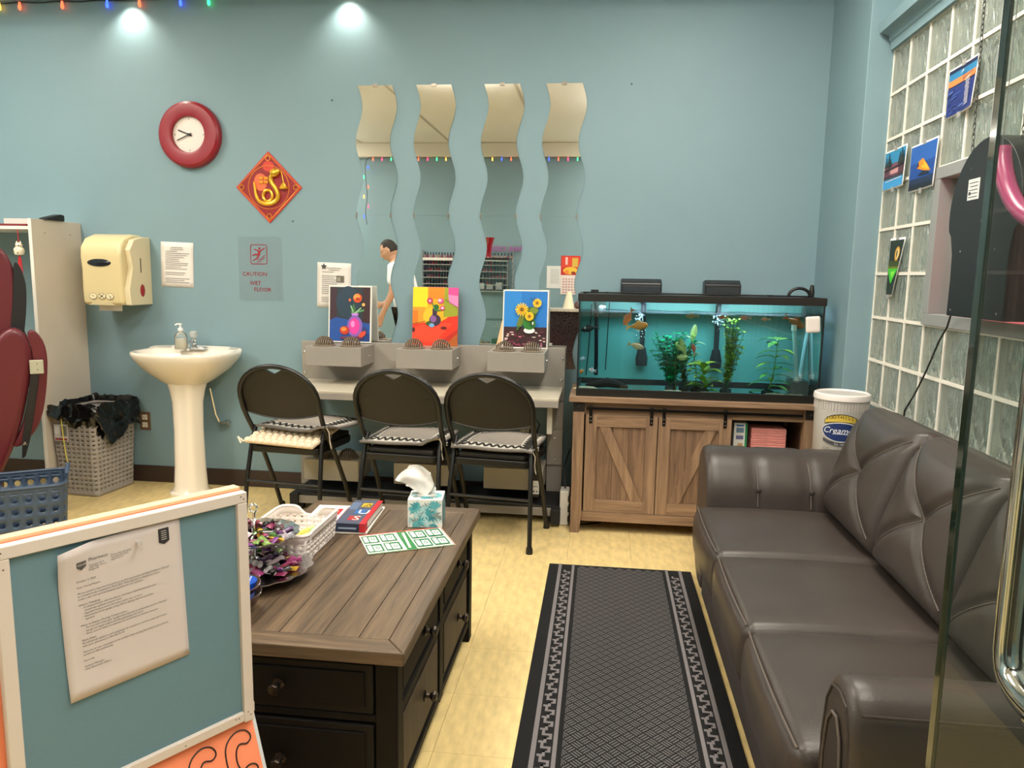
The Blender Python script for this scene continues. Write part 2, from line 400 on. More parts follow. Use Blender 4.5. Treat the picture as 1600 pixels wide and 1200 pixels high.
# front rail seam panels
b = MB(); b.rbox((.02, .79, .105), .018, (.452, 2.18, .175)); sfp(b, 'front_rail', LEA)
def arm(name, prof, x0, x1, seams, frontY):
    b = MB(); n = len(prof); ring = []
    cy = sum(p[0] for p in prof)/n; cz = sum(p[1] for p in prof)/n
    xs = [(x0, .90), (x0+.006, .965), (x0+.02, 1.0)]+[(x0+.02+(x1-x0-.04)*k/24, 1) for k in range(1, 25)]+[(x1, .97)]
    for x, s_ in xs:
        dd = sum(.010*exp(-((x-q)/.012)**2) for q in seams)
        for (y, z) in prof:
            yy = cy+(y-cy)*s_; zz = cz+(z-cz)*s_
            if z > .45: yy += (cy-y)/abs(cy-y)*dd if abs(cy-y) > .02 else 0; zz -= dd*.4
            ring.append((x, yy, zz))
    m_ = len(xs); fs = [(i*n+k, i*n+(k+1) % n, (i+1)*n+(k+1) % n, (i+1)*n+k) for i in range(m_-1) for k in range(n)]
    fs += [tuple(range(n)), tuple((m_-1)*n+k for k in range(n))[::-1]]
    b.add(ring, fs); o = sfp(b, name, LEA, ang=60); fixn(o); return o
def smooth_prof(P, k=3):
    for _ in range(k):
        Q = []
        for i in range(len(P)):
            a, c = P[i], P[(i+1) % len(P)]
            Q += [(a[0]*.75+c[0]*.25, a[1]*.75+c[1]*.25), (a[0]*.25+c[0]*.75, a[1]*.25+c[1]*.75)]
        P = Q
    return P
far = [(2.965, .05), (2.965, .44), (2.985, .55), (3.06, .635), (3.17, .655), (3.255, .60), (3.27, .45), (3.26, .05)]
far = smooth_prof(far, 2)
arm('arm_rest', far, .435, 1.16, (.63, .83), 3.0)
near = smooth_prof([(1.385, .05), (1.385, .50), (1.372, .60), (1.33, .648), (1.26, .648), (1.222, .60), (1.215, .50), (1.215, .05)], 2)
arm('arm_rest', near, .435, 1.16, (), 1.3)
for x in (.63, .83):      # seam lines and buttons on the far arm
    b = MB(); b.tube([(x, y-.004*0, z) for y, z in [(2.962, .45), (2.975, .51), (3.005, .565), (3.05, .608), (3.11, .632), (3.17, .636), (3.22, .615)]], .0028, 6); sfp(b, 'seam', SEAM)
    b = MB(); b.lathe([(0, .008), (.009, .005), (.011, 0), (0, 0)], 12, T=Matrix.Translation((x, 2.962, .515)) @ rot(pi/2, 'X')); sfp(b, 'button', LEAD)
# arch welt on the near arm front
arch = [(1.372, .10), (1.372, .50), (1.36, .575), (1.335, .612), (1.295, .62), (1.26, .612), (1.238, .575), (1.23, .50), (1.23, .10)]
b = MB(); b.tube([(.436, y, z) for y, z in arch], .004, 8); sfp(b, 'piping', LEAD)
arch2 = [(1.35, .08), (1.35, .48), (1.338, .545), (1.315, .572), (1.29, .575), (1.268, .545), (1.255, .48), (1.255, .08)]
b = MB(); b.prism(arch2, .432, .445, lambda u, v, d: (d, u, v)); sfp(b, 'front_panel', LEAD, bevel=.006, seg=3)
b = MB(); b.tube([(.431, y, z) for y, z in arch2], .003, 8); sfp(b, 'piping', SEAM)
b = MB(); b.tube([(.45+k*.028, 1.226+.0*k, .618) for k in range(25)], .0025, 6); sfp(b, 'seam', LEAD)
b = MB(); b.rbox((.05, 1.02, .37), .03, (1.185, 2.24, .43)); sfp(b, 'back_frame', LEAD)
# back cushions: tilted, X seams pulled to the middle
def cush(yc):
    H_, W_, Tt = .218, .270, .085; tilt = radians(19)
    T = Matrix.Translation((1.010, yc, .640)) @ rot(tilt, 'Y') @ rot(radians(0), 'Z')
    def fn(v, u):
        v = v.copy(); r = max(abs(u[1]), abs(u[2]))
        if u[0] < 0:
            d1 = abs(u[1]*.9-u[2]); d2 = abs(u[1]*.9+u[2]); d = min(d1, d2); rr = hypot(u[1], u[2])
            v.x -= .05*(1-u[1]**4)*(1-u[2]**4) - .015*exp(-(d/.09)**2)*(1-.3*rr) - .018*exp(-(rr/.25)**2)
        v.z += .010*u[1]**2*(1 if u[2] > 0 else -.3)*abs(u[2])
        v.y += .0*u[2]
        return v
    b = MB(); b.rbox((Tt, W_, H_), .05, (0, 0, 0), fn, n=44, T=T); o = sfp(b, 'back_cushion', LEA)
    b = MB()
    for s1 in (1, -1):
        for s2 in (1, -1):
            pts = []
            for k in range(13):
                q = k/12*.86; u = (-1, s1*q, s2*q*.9); v = fn(Vector((-Tt, u[1]*W_, u[2]*H_)), u); v.x -= .0005
                pts.append(T @ v)
            b.tube(pts, .0022, 6)
    sfp(b, 'seam', SEAM); return o
for yc in (2.70, 2.165, 1.64): cush(yc)
for x, y in ((.52, 3.1), (.52, 1.4), (1.1, 3.1), (1.1, 1.4)):
    b = MB(); b.lathe([(.018, 0), (.024, .055)], 12, (x, y, 0)); sfp(b, 'leg', BLACK)

# ================================================================ runner rug
rg = thing('runner_rug', 'black and grey patterned runner rug with a Greek key border', 'rug', (.12, 2.2, 0))
RB = M('08080a', .95, bump=.5, scale=500); RG = M('787374', .95, bump=.5, scale=500, var=.15); RW = M('666364', .95, bump=.5, scale=500, var=.2)
MB().box(-.322, .322, -1.25, 1.178, .0005, .007).build('backing', RB, rg, bevel=.002)
b = MB(); z = .0078
def q4(x0, y0, x1, y1): b.add([(x0, y0, z), (x1, y0, z), (x1, y1, z), (x0, y1, z)], [(0, 1, 2, 3)])
for s in (-1, 1):
    a0 = .278*s; a1 = .205*s
    for e in (a0, a1): q4(min(e, e-.014*s), -1.25, max(e, e-.014*s), 1.178)if e == a0 else q4(min(e, e+.012*s), -1.25, max(e, e+.012*s), 1.178)
    k = 0; per = .062; y = -1.25
    xa = (.258 if s > 0 else -.222)    # unit 5x5 meander
    cell = .0072
    pat = ["110111", "110111", "010001", "011101", "000101", "110101", "110111"]
    key = [(0, 0, 4, 1), (3, 0, 4, 4), (1, 3, 4, 4), (1, 3, 2, 6), (1, 5, 5, 6), (4, 5, 5, 8.5)]
    x00 = (.2215 if s > 0 else -.2595)
    while y < 1.10:
        for (u0, v0, u1, v1) in ((0, 0, 3.2, 1.4), (2, 1.4, 3.2, 3.6), (2, 2.6, 5.2, 3.6), (4, 3.6, 5.2, 6.4), (1, 5.0, 4, 6.4), (1, 6.4, 2.2, 8.6)):
            q4(x00+u0*cell, y+v0*cell, x00+u1*cell, min(y+v1*cell, 1.175))
        y += per
stuff(b.build('key_border', RG, rg, smooth=False))
b = MB(); S_ = .030
for i in range(-60, 61):
    for j in range(-60, 61):
        cx = (i+j)*S_*.7071; cy = (i-j)*S_*.7071
        if abs(cx) > .205 or cy < -1.24 or cy > 1.165: continue
        d = (i) % 2 == (j % 2)
        for t in (-1, 0, 1):
            L_ = S_*.44; W2 = .0023; o_ = t*S_*.31
            if d: P4 = [(-L_, o_-W2), (L_, o_-W2), (L_, o_+W2), (-L_, o_+W2)]
            else: P4 = [(o_-W2, -L_), (o_+W2, -L_), (o_+W2, L_), (o_-W2, L_)]
            b.add([(max(-.190, min(.190, cx+(p+q)*.7071)), cy+(p-q)*.7071, z) for p, q in P4], [(0, 1, 2, 3)])
stuff(b.build('woven_pattern', RW, rg, smooth=False))
# ================================================================ nail drying station
ST = M('968f86', .45, bump=.03, scale=200, var=.03); STT = M('c4bba8', .4, var=.04, vscale=6)
st = thing('drying_station', 'grey metal nail drying station with three fan boxes along the wall', 'desk', (-.975, 4.1, 0))
def sx_(mb, name, mat, **k):
    mb.v = [(x+.975, y-4.1, z) for x, y, z in mb.v]; return mb.build(name, mat, st, **k)
sx_(MB().box(-1.755, -.197, 4.30, 4.325, .62, .925), 'back_panel', ST, bevel=.003)
sx_(MB().box(-1.72, -.205, 3.86, 4.30, .688, .702), 'table_top', STT, bevel=.003)
sx_(MB().box(-1.72, -.205, 3.855, 3.875, .655, .688).box(-1.72, -.205, 3.875, 4.3, .672, .688), 'apron', ST, bevel=.002)
for x0, x1 in ((-1.755, -1.70), (-.285, -.197)):
    sx_(MB().box(x0, x1, 4.25, 4.325, .0, .62), 'leg', ST, bevel=.002)
sx_(MB().box(-.268, -.24, 3.93, 4.24, .50, .655), 'bracket', M('c7bfae', .5), bevel=.002)
sx_(MB().box(-.285, -.197, 4.235, 4.25, .26, .46), 'bracket', ST, bevel=.002)
for x in (-1.735, -.215):
    for z in (.86, .74): sx_(MB().lathe([(.009, 0), (.008, .004), (0, .006)], 12, T=Matrix.Translation((x, 4.30, z)) @ rot(pi/2, 'X')), 'bolt', CHROME)
for z in (.30, .42): sx_(MB().lathe([(.007, 0), (.006, .004), (0, .005)], 12, T=Matrix.Translation((-.24, 4.235, z)) @ rot(pi/2, 'X')), 'bolt', CHROME)
VM = M('8a7b69', .55, metal=.3)
def dome(cx, cy, z, parent):
    b = MB(); b.lathe([(0, .001), (.062, .001), (.064, .004), (.058, .007), (0, .007)], 28, (cx, cy, z))
    for k in range(9):
        x = -.044+k*.011; R_ = sqrt(max(.0, .052**2-x*x)); n = 8; t = .0016
        arc = [(R_*cos(pi*i/n), .006+R_*.95*sin(pi*i/n)) for i in range(n+1)]+[((R_-.012)*cos(pi*i/n), .006+(R_-.012)*.95*sin(pi*i/n)) for i in range(n, -1, -1)]
        b.prism(arc, x-t, x+t, lambda u, v, d: (cx+d, cy+u, z+v))
    b.lathe([(0, .02), (.03, .018), (.032, .007)], 16, (cx, cy, z))
    return b.build('vent_grille', VM, parent, smooth=False)
for k, (x0, x1) in enumerate(((-1.632, -1.312), (-1.116, -.80), (-.608, -.296))):
    o = sx_(MB().box(x0, x1, 4.05, 4.299, .81, .918), 'dryer_box', ST, bevel=.003)
    for q in (.27, .76): dome(x0+(x1-x0)*q+.975, 4.115-4.1, .918, o)
    sx_(MB().lathe([(.006, 0), (.005, .004), (0, .005)], 10, T=Matrix.Translation((x1, 4.2, .86)) @ rot(pi/2, 'Y')), 'bolt', CHROME)
for x0, x1 in ((-1.655, -1.335), (-1.13, -.81), (-.62, -.29)):
    o = sx_(MB().box(x0, x1, 4.05, 4.29, .155, .275), 'foot_dryer_box', M('b9b0a0', .45), bevel=.003)
    for q in (.3, .74): dome(x0+(x1-x0)*q+.975, 4.12-4.1, .275, o)
sx_(MB().box(-1.70, -.20, 3.97, 4.28, .04, .085), 'foot_platform', ST, bevel=.003)
sx_(MB().box(-1.70, -.20, 3.975, 4.28, .085, .10).box(-1.705, -1.655, 3.955, 4.27, .02, .098).box(-.235, -.185, 3.90, 4.27, .02, .098), 'rubber_mat', M('17171a', .6), bevel=.004)
sx_(MB().box(-1.68, -1.64, 3.99, 4.03, 0, .04).box(-.26, -.22, 3.99, 4.03, 0, .04).box(-1.68, -1.64, 4.2, 4.24, 0, .04).box(-.26, -.22, 4.2, 4.24, 0, .04), 'platform_foot', BLACK, bevel=.003)

# ================================================================ wavy mirrors
MIR = M('f2f4f2', .008, 1)
mo = None
for k, (xc, nm) in enumerate(((-1.31, 'leftmost wavy wall mirror, reflecting the hanging string lights'), (-.972, 'second wavy wall mirror from the left, above the red painting'),
                              (-.585, 'third wavy wall mirror from the left, above the sunflower painting'), (-.240, 'rightmost wavy wall mirror, nearest the fish tank'))):
    if mo is None:
        t = mo = thing('wavy_mirror', nm, 'mirror', (xc, 4.3695, 0), 0, 'four wavy strip mirrors on the long wall')
        for (za, zb) in ((1.6597, 2.377), (.80, 1.6593)):
            n = int((zb-za)/.02); b = MB()
            zs = [za+(zb-za)*i/n for i in range(n+1)]; off = lambda z: .0205*cos(2*pi*(z-2.262)/.39)
            for i in range(n):
                z0, z1 = zs[i], zs[i+1]; a, c = off(z0), off(z1); t0_ = -.005
                v = [(a-.1, t0_, z0), (a+.1, t0_, z0), (c+.1, t0_, z1), (c-.1, t0_, z1), (a-.1, 0, z0), (a+.1, 0, z0), (c+.1, 0, z1), (c-.1, 0, z1)]
                b.add(v, [(0, 1, 2, 3)], MIR)
                b.add(v, [(0, 3, 7, 4), (1, 5, 6, 2)], M('5f7a76', .2))
            b.add([(off(zb)-.1, t0_, zb), (off(zb)+.1, t0_, zb), (off(zb)+.1, 0, zb), (off(zb)-.1, 0, zb)], [(0, 1, 2, 3)], M('5f7a76', .2))
            b.build('mirror_glass', None, t, smooth=False)
        for z in (2.372, 1.659, .81):
            for s in ((0,) if z > 2 or z < 1 else (-1, 1)):
                xx = .0205*cos(2*pi*(z-2.262)/.39)+s*.1
                MB().box(xx-.014 if not s else xx-.004, xx+.014 if not s else xx+.004, -.009, 0, z-.006 if not s else z-.014, z+.012 if not s else z+.014).build('clip', M('9a8f80', .3, .6), t, bevel=.002)
    else:
        t = dup(mo); t.location = (xc, 4.3695, 0); t['label'] = nm

# ================================================================ paintings on the station
def canvas(label, x0, x1, z0, h, yb, layers, edge, lean=.09, name='painting', border=.0):
    w_ = x1-x0; t = thing(name, label, 'painting', ((x0+x1)/2, yb, z0), 0, 'small paintings standing on the drying station'); t.rotation_euler = (-lean, 0, 0)
    MB().box(-w_/2, w_/2, 0, .014, 0, h).build('canvas_board', edge, t, bevel=.001)
    b = border
    lay = []
    for L in layers:
        if len(L) > 2: lay.append((L[0], 'T', [(-w_/2+b+(w_-2*b)*p, b+(h-2*b)*q) for p, q in L[2]], L[3]))
        else: lay.append((L[0], [(-w_/2+b+(w_-2*b)*p, b+(h-2*b)*q) for p, q in L[1]]))
    pic('painted_image', t, lay); return t
def A(h): return M(h, .45)
random.seed(3)
L = [(A('27333c'), rect(0, 0, 1, 1)), (A('3c2430'), rect(0, .35, .17, 1)), (A('3a2026'), rect(.82, .25, 1, 1)), (A('253b4d'), ell(.45, .72, .3, .3)),
     (A('1f4f9c'), [(0, 0), (1, 0), (1, .33), (.62, .38), (.15, .44), (0, .38)]), (A('163a7c'), [(0, 0), (.3, 0), (.5, .1), (1, .16), (1, 0)]), (A('2b3f7a'), ell(.8, .2, .15, .07)),
     (A('3e6a3c'), [(.5, .52), (.6, .72), (.66, .54)]), (A('8fc490'), line2((.6, .52), (.52, .66), .03)), (A('5c9e62'), line2((.6, .52), (.85, .58), .03)), (A('a8d8a0'), line2((.6, .5), (.78, .62), .02)), (A('5c9e62'), line2((.6, .5), (.55, .5), .1)),
     (A('8d5fb4'), ell(.63, .28, .19, .20)), (A('8d5fb4'), rect(.55, .42, .71, .52)), (A('c98ae0'), ell(.63, .5, .09, .02)), (A('ea3f9e'), ell(.62, .28, .13, .15)), (A('ff8fd0'), ell(.58, .32, .05, .06)),
     (A('e0531c'), ell(.69, .8, .11, .085)), (A('ff9a4a'), ell(.67, .82, .08, .055)), (A('b83416'), ell(.7, .78, .06, .03)), (A('d66a40'), ell(.5, .76, .03, .03)), (A('e8b060'), ell(.84, .68, .04, .03)),
     (A('c2381f'), ell(.38, .2, .12, .08)), (A('ff8a3c'), ell(.36, .22, .07, .04)), (A('d84a30'), ell(.82, .13, .1, .05, a=.5)), (A('6a2f4a'), ell(.55, .06, .3, .03))]
canvas('painting of a pink vase with orange flowers on dark blue, white border', -1.586, -1.328, .923, .330, 4.285, L, WHITE, border=.008)
L = [(A('f2b01c'), rect(0, 0, 1, 1)), (A('f7da22'), rect(0, .66, .33, 1)), (A('f08a1e'), rect(.33, .8, .7, 1)), (A('f49b2a'), [(0, .35), (.25, .35), (.27, .66), (0, .66)]), (A('e77c1c'), rect(0, .37, .12, .6)), (A('9aa02a'), [(.68, .5), (.7, 1), (.8, 1), (1, .66), (1, .5)]),
     (A('e84f9a'), [(.78, .88), (1, .86), (1, 1), (.78, 1)]), (A('f08ac0'), [(.78, .88), (1, .86), (1, .66), (.8, .74)]), (A('e8341c'), [(0, 0), (1, 0), (1, .52), (.8, .5), (.6, .4), (.3, .4), (0, .36)]), (A('f2482a'), [(0, .1), (.5, .05), (.9, .4), (.3, .38), (0, .3)]),
     (A('c42a18'), [(.5, 0), (1, 0), (1, .3), (.75, .15)]), (A('b05a20'), [(.7, .0), (1, .0), (1, .22)]), (A('f9c02c'), ell(.4, .5, .17, .15)), (A('3a2a44'), ell(.5, .44, .13, .1)), (A('3a2a44'), rect(.44, .46, .54, .64)), (A('8a5a9a'), ell(.46, .46, .07, .06)),
     (A('2a6a34'), ell(.52, .66, .06, .05)), (A('3a8a44'), line2((.5, .6), (.42, .76), .02)), (A('3a8a44'), line2((.52, .6), (.66, .62), .02)), (A('c22f5c'), ell(.38, .77, .065, .05)), (A('f2a0c0'), ell(.38, .77, .03, .025)), (A('d0508a'), ell(.62, .77, .07, .045)), (A('f6c8d8'), ell(.6, .78, .04, .025)),
     (A('d0407a'), ell(.66, .65, .055, .04)), (A('f6c8d8'), ell(.66, .65, .03, .02)), (A('3a5a2a'), ell(.38, .38, .08, .04)), (A('78a8d8'), ell(.43, .35, .06, .035)), (A('6a1a1a'), ell(.7, .31, .07, .025)), (A('4a1a2a'), ell(.03, .27, .03, .04)), (A('6a3a2a'), line2((.0, .37), (.3, .42), .008)), (A('6a3a2a'), line2((.72, .8), (1, .66), .008))]
canvas('bright red and yellow painting of a dark vase with pink flowers', -1.083, -.818, .918, .335, 4.285, L, A('d8507a'))
L = [(A('1f78c8'), rect(0, .35, 1, 1)), (A('2a86d4'), rect(.0, .36, .4, 1)), (A('3a1c20'), rect(0, 0, 1, .36))]
for k in range(46):
    L.append((A(random.choice(['c86a8a', 'f0d8c8', '8a3a50', 'e8e0d0', '7a2438', 'd8a0a8'])), ell(random.uniform(.04, .96), random.uniform(.02, .3), random.uniform(.02, .05), random.uniform(.006, .014))))
L += [(A('3c6a24'), [(.3, .3), (.34, .3), (.55, .62), (.5, .66), (.36, .48)]), (A('6a7a20'), [(.3, .38), (.42, .36), (.5, .56), (.36, .54)]), (A('f4f4ee'), ell(.6, .3, .13, .055)), (A('2f7a2c'), ell(.6, .42, .15, .11)), (A('1d5420'), ell(.66, .42, .06, .07)), (A('e4f0d8'), ell(.68, .43, .018, .03)), (A('3a5a1a'), ell(.62, .6, .14, .12)), (A('7a8a2a'), ell(.7, .66, .1, .06))]
for cx, cy, r_ in ((.42, .67, .15), (.77, .79, .1), (.6, .55, .1)):
    for k in range(14):
        a = 2*pi*k/14; L.append((A('f6d028' if k % 2 else 'e8b41c'), line2((cx+r_*.3*cos(a), cy+r_*.25*sin(a)), (cx+r_*cos(a), cy+r_*.8*sin(a)), .032)))
    L += [(A('e0a018'), ell(cx, cy, r_*.55, r_*.45)), (A('7a5a14'), ell(cx, cy, r_*.3, r_*.24))]
L += [(A('2a2a20'), line2((.7, .83), (.62, .88), .012)), (A('2a2a20'), line2((.72, .84), (.7, .9), .012))]
canvas('painting of yellow sunflowers in a green vase on blue, white border', -.559, -.299, .918, .33, 4.285, L, WHITE, border=.007)

# ================================================================ folding chairs
CB = M('0c0b0a', .42, bump=.03, scale=300); CP = M('16120f', .55, bump=.08, scale=500)
def folding_chair(label):
    t = thing('folding_chair', label, 'chair', (0, 0, 0), 0, 'black folding chairs at the drying station')
    def side(s):
        return [(s*.218, .185, .0), (s*.214, .09, .20), (s*.209, -.02, .39), (s*.206, -.10, .50), (s*.209, -.15, .575), (s*.213, -.185, .64), (s*.214, -.205, .70)]
    arch = [(.214*cos(a), -.205-.055*sin(a), .70+.165*sin(a)) for a in [pi*k/16 for k in range(1, 16)]]
    MB().tube(side(1)+arch+side(-1)[::-1], .0125, 10).build('main_frame', CB, t)
    for s in (-1, 1):
        MB().tube([(s*.212, -.212, .0), (s*.206, -.185, .25), (s*.196, -.14, .455), (s*.194, -.10, .53)], .0115, 10).build('rear_leg', CB, t)
        MB().lathe([(.017, 0), (.017, .02), (.0135, .034)], 12, (s*.212, -.212, 0)).build('foot_cap', BLACK, t)
        MB().lathe([(.017, 0), (.017, .02), (.0135, .034)], 12, (s*.218, .185, 0)).build('foot_cap', BLACK, t)
        MB().lathe([(0, -.006), (.011, -.005), (.011, .012), (0, .013)], 12, T=Matrix.Translation((s*.212, -.085, .49)) @ rot(pi/2*s, 'Y')).build('rivet', CHROME, t)
    MB().tube([(-.206, -.186, .255), (.206, -.186, .255)], .008, 8).build('stretcher', CB, t)
    MB().tube([(-.215, .117, .14), (.215, .117, .14)], .008, 8).build('stretcher', CB, t)
    # seat
    out = [(-.172, -.17), (.172, -.17), (.188, -.155), (.205, .17), (.19, .22), (.15, .235), (-.15, .235), (-.19, .22), (-.205, .17), (-.188, -.155)]
    b = MB(); b.prism(out, .405, .44, lambda u, v, d: (u, v, d)); fixn(b.build('seat_pan', CB, t, bevel=.006, seg=3))
    b = MB(); b.rbox((.178, .185, .016), .012, (0, .03, .451), lambda v, u: Vector((v.x*(1+.05*u[1]), v.y, v.z+(.010*(1-u[0]**2)*(1-u[1]**2) if u[2] > 0 else 0)))); b.build('seat_pad', CP, t)
    # backrest shell with the smile cut-out at the top
    N = 26; b = MB(); front = []; back = []
    def yb(x, z): return -.150-(z-.575)*.38 if z < .70 else -.2-.30*(z-.70)-.0*x
    def bow(x): return .022*(1-(x/.2)**2)
    us = [-1+2*i/N for i in range(N+1)]
    top = lambda x: .70+.160*sqrt(max(0, 1-(x/.2075)**2)); bot = lambda x: .618-.030*(1-(x/.207)**2)
    rows = 10
    def P(i, j, th):
        x = us[i]*.207
        zt = top(x)
        if abs(x) < .05: zt = min(zt, .850-.026*(1-abs(x)/.05))   # V notch
        z = bot(x)+(zt-bot(x))*j/rows
        return (x, yb(x, z)-bow(x)*.6+th, z)
    for th in (0, .022):
        o_ = len(b.v)
        b.v += [P(i, j, th) for i in range(N+1) for j in range(rows+1)]
        for i in range(N):
            for j in range(rows):
                f = (o_+i*(rows+1)+j, o_+(i+1)*(rows+1)+j, o_+(i+1)*(rows+1)+j+1, o_+i*(rows+1)+j+1); b.f.append(f); b.mi.append(0)
    R_ = rows+1; o2 = (N+1)*R_
    edge = [i*R_ for i in range(N+1)]+[N*R_+j for j in range(1, R_)]+[i*R_+rows for i in range(N-1, -1, -1)]+[j for j in range(rows-1, 0, -1)]
    for a, c in zip(edge, edge[1:]+edge[:1]): b.f.append((a, c, c+o2, a+o2)); b.mi.append(0)
    o = fixn(b.build('backrest', CP, t))
    b = MB(); b.tube([P(i, 0, .0) for i in range(N+1)], .004, 6)
    b.build('backrest_trim', CB, t)
    b = MB()
    for x, z in ((-.06, .615), (.085, .622), (.16, .73), (-.16, .73)): b.lathe([(0, .004), (.003, .003), (.003, 0)], 8, T=Matrix.Translation((x, yb(x, z)-bow(x)*.6-.001, z)) @ rot(pi/2, 'X'))
    b.build('rivet', BLACK, t)
    return t
CH_POS = [((-1.572, 3.80, 0), -6.0), ((-.955, 3.755, 0), -5.5), ((-.493, 3.736, 0), -7.0)]
ch0 = folding_chair('leftmost black folding chair, with a cream bubble cushion on its seat')
labs = [None, 'middle black folding chair, behind the tissue box', 'rightmost black folding chair, nearest the fish tank']
chairs = [ch0, dup(ch0), dup(ch0)]
for c_, (p_, a), l in zip(chairs, CH_POS, labs):
    c_.location = p_; c_.rotation_euler = (0, 0, radians(a))
    if l: c_['label'] = l
# knitted seat mats with a zigzag border
MATG = M('a39a90', .95, bump=.5, scale=420, var=.08); MATE = M('6d6864', .95, bump=.4, scale=300); ZW = M('d9d3c8', .95); ZB = M('26231f', .95)
def mat_cloth(label, pos, a, dx, dy, seed, half=(.20, .20), lift=.0, twist=0.0, sag=0.0, curl=.0):
    t = thing('seat_mat', label, 'mat', (pos[0], pos[1], .474), radians(a), 'knitted grey seat mats on the folding chairs')
    rnd = random.Random(seed); ph = rnd.uniform(0, 6)
    hx, hy = half
    def fn(u, v, e=0):
        x = -hx+2*hx*u; y = -hy+2*hy*v
        z = .004+lift+.005*sin(7*u+ph)*sin(5*v+ph)+.022*(1-(2*u-1)**2)*(1-(2*v-1)**2)
        z -= sag*max(0, .25-v)*1.2; z -= .09*max(0, u-.93)+.02*max(0, .06-u)
        z += curl*max(0, u-.8)*max(0, .35-v)*14
        X = x*cos(twist)-y*sin(twist)+dx; Y = x*sin(twist)+y*cos(twist)+dy
        return (X, Y, z+.010+e)
    b = MB(); n = 26
    b.grid(lambda u, v: fn(u, v, 0), n, n); b.grid(lambda u, v: fn(u, v, -.009), n, n)
    R_ = n+1; o2 = R_*R_; edge = [i*R_ for i in range(R_)]+[n*R_+j for j in range(1, R_)]+[i*R_+n for i in range(n-1, -1, -1)]+[j for j in range(n-1, 0, -1)]
    for p, q in zip(edge, edge[1:]+edge[:1]): b.f.append((p, q, q+o2, p+o2)); b.mi.append(0)
    fixn(b.build('knit', MATG, t))
    b = MB(); E_ = .09
    def strip(u0, v0, u1, v1, mat, e):
        k = 10; b.add([fn(u0+(u1-u0)*i/k, v0, e) if abs(u1-u0) > abs(v1-v0) else fn(u0, v0+(v1-v0)*i/k, e) for i in range(k+1)]+[fn(u0+(u1-u0)*i/k, v1, e) if abs(u1-u0) > abs(v1-v0) else fn(u1, v0+(v1-v0)*i/k, e) for i in range(k+1)],
                      [(i, i+1, i+k+2, i+k+1) for i in range(k)], mat)
    strip(.03, .03, .97, .17, ZW, .0022); strip(.03, .83, .97, .97, ZW, .0022); strip(.03, .17, .17, .83, ZW, .0022); strip(.83, .17, .97, .83, ZW, .0022)
    def zz(side):
        n_ = 10
        for k in range(n_):
            for h_ in (0, 1):
                a0 = .04+.92*(k+h_*.5)/n_; a1 = .04+.92*(k+h_*.5+.5)/n_; c0_, c1_ = (.05, .15) if h_ == 0 else (.15, .05); w2 = .016
                P = [(a0-w2, c0_), (a0+w2, c0_), (a1+w2, c1_), (a1-w2, c1_)]
                if side == 0: Q = [fn(p, q, .0045) for p, q in P]
                elif side == 1: Q = [fn(p, 1-q, .0045) for p, q in P]
                elif side == 2: Q = [fn(q, p, .0045) for p, q in P]
                else: Q = [fn(1-q, p, .0045) for p, q in P]
                b.add(Q, [(0, 1, 2, 3)], ZB)
    for s_ in range(4): zz(s_)
    stuff(b.build('zigzag_border', None, t, smooth=False))
    b = MB(); b.tube([fn(0, 0, 0), fn(.5, 0, 0), fn(1, 0, 0)] if 0 else [fn(k/12, 0, -.002) for k in range(13)]+[fn(1, k/12, -.002) for k in range(1, 13)]+[fn(1-k/12, 1, -.002) for k in range(1, 13)]+[fn(0, 1-k/12, -.002) for k in range(1, 12)], .0055, 6, closed=True)
    b.build('edge_trim', MATE, t)
    for s_, x in ((1, hx),):
        p = fn(0 if s_ < 0 else 1, .04); MB().tube([p, (p[0]+.012*s_, p[1]+.01, p[2]-.03), (p[0]+.006*s_, p[1]+.03, p[2]-.08), (p[0]+.014*s_, p[1]+.03, p[2]-.12)], .0028, 5).build('tie', M('cfc4b2', .9), t)
    return t
mat_cloth('grey knitted mat lying over the cream bubble cushion on the leftmost chair', CH_POS[0][0], -6, .045, .045, 1, lift=.045, twist=-.12, curl=.03, half=(.205, .19))
mat_cloth('grey knitted mat with zigzag border on the middle chair', CH_POS[1][0], -5.5, -.005, .02, 2, lift=.012, twist=.02, curl=.05)
mat_cloth('grey knitted mat with zigzag border on the rightmost chair', CH_POS[2][0], -7, .0, .02, 5, lift=.008, twist=.03)
# cream bubble cushion
cu = thing('bubble_cushion', 'cream bubble textured cushion on the leftmost folding chair', 'cushion', (CH_POS[0][0][0]-.004, CH_POS[0][0][1]-.035, .487), radians(-6)); cu.rotation_euler = (.15, .03, radians(-6))
b = MB(); b.rbox((.192, .19, .010), .009, (0, .0, .006)); b.build('cover', M('d8c3aa', .9, bump=.3, scale=200), cu)
b = MB()
for i in range(10):
    for j in range(9):
        x = -.17+i*.038+(j % 2)*.012-.004; y = -.178+j*.041
        if abs(x) > .185: continue
        b.lathe([(.019, 0), (.017, .009), (.010, .015), (0, .017)], 8, (x, y, .010))
stuff(b.build('bubbles', M('e6d6bb', .85), cu))
b = MB(); b.tube([(-.19, -.19, .006), (-.205, -.195, .02), (-.22, -.19, .03), (-.20, -.2, .0)], .005, 6); b.build('tie', M('e9dccb', .9), cu)

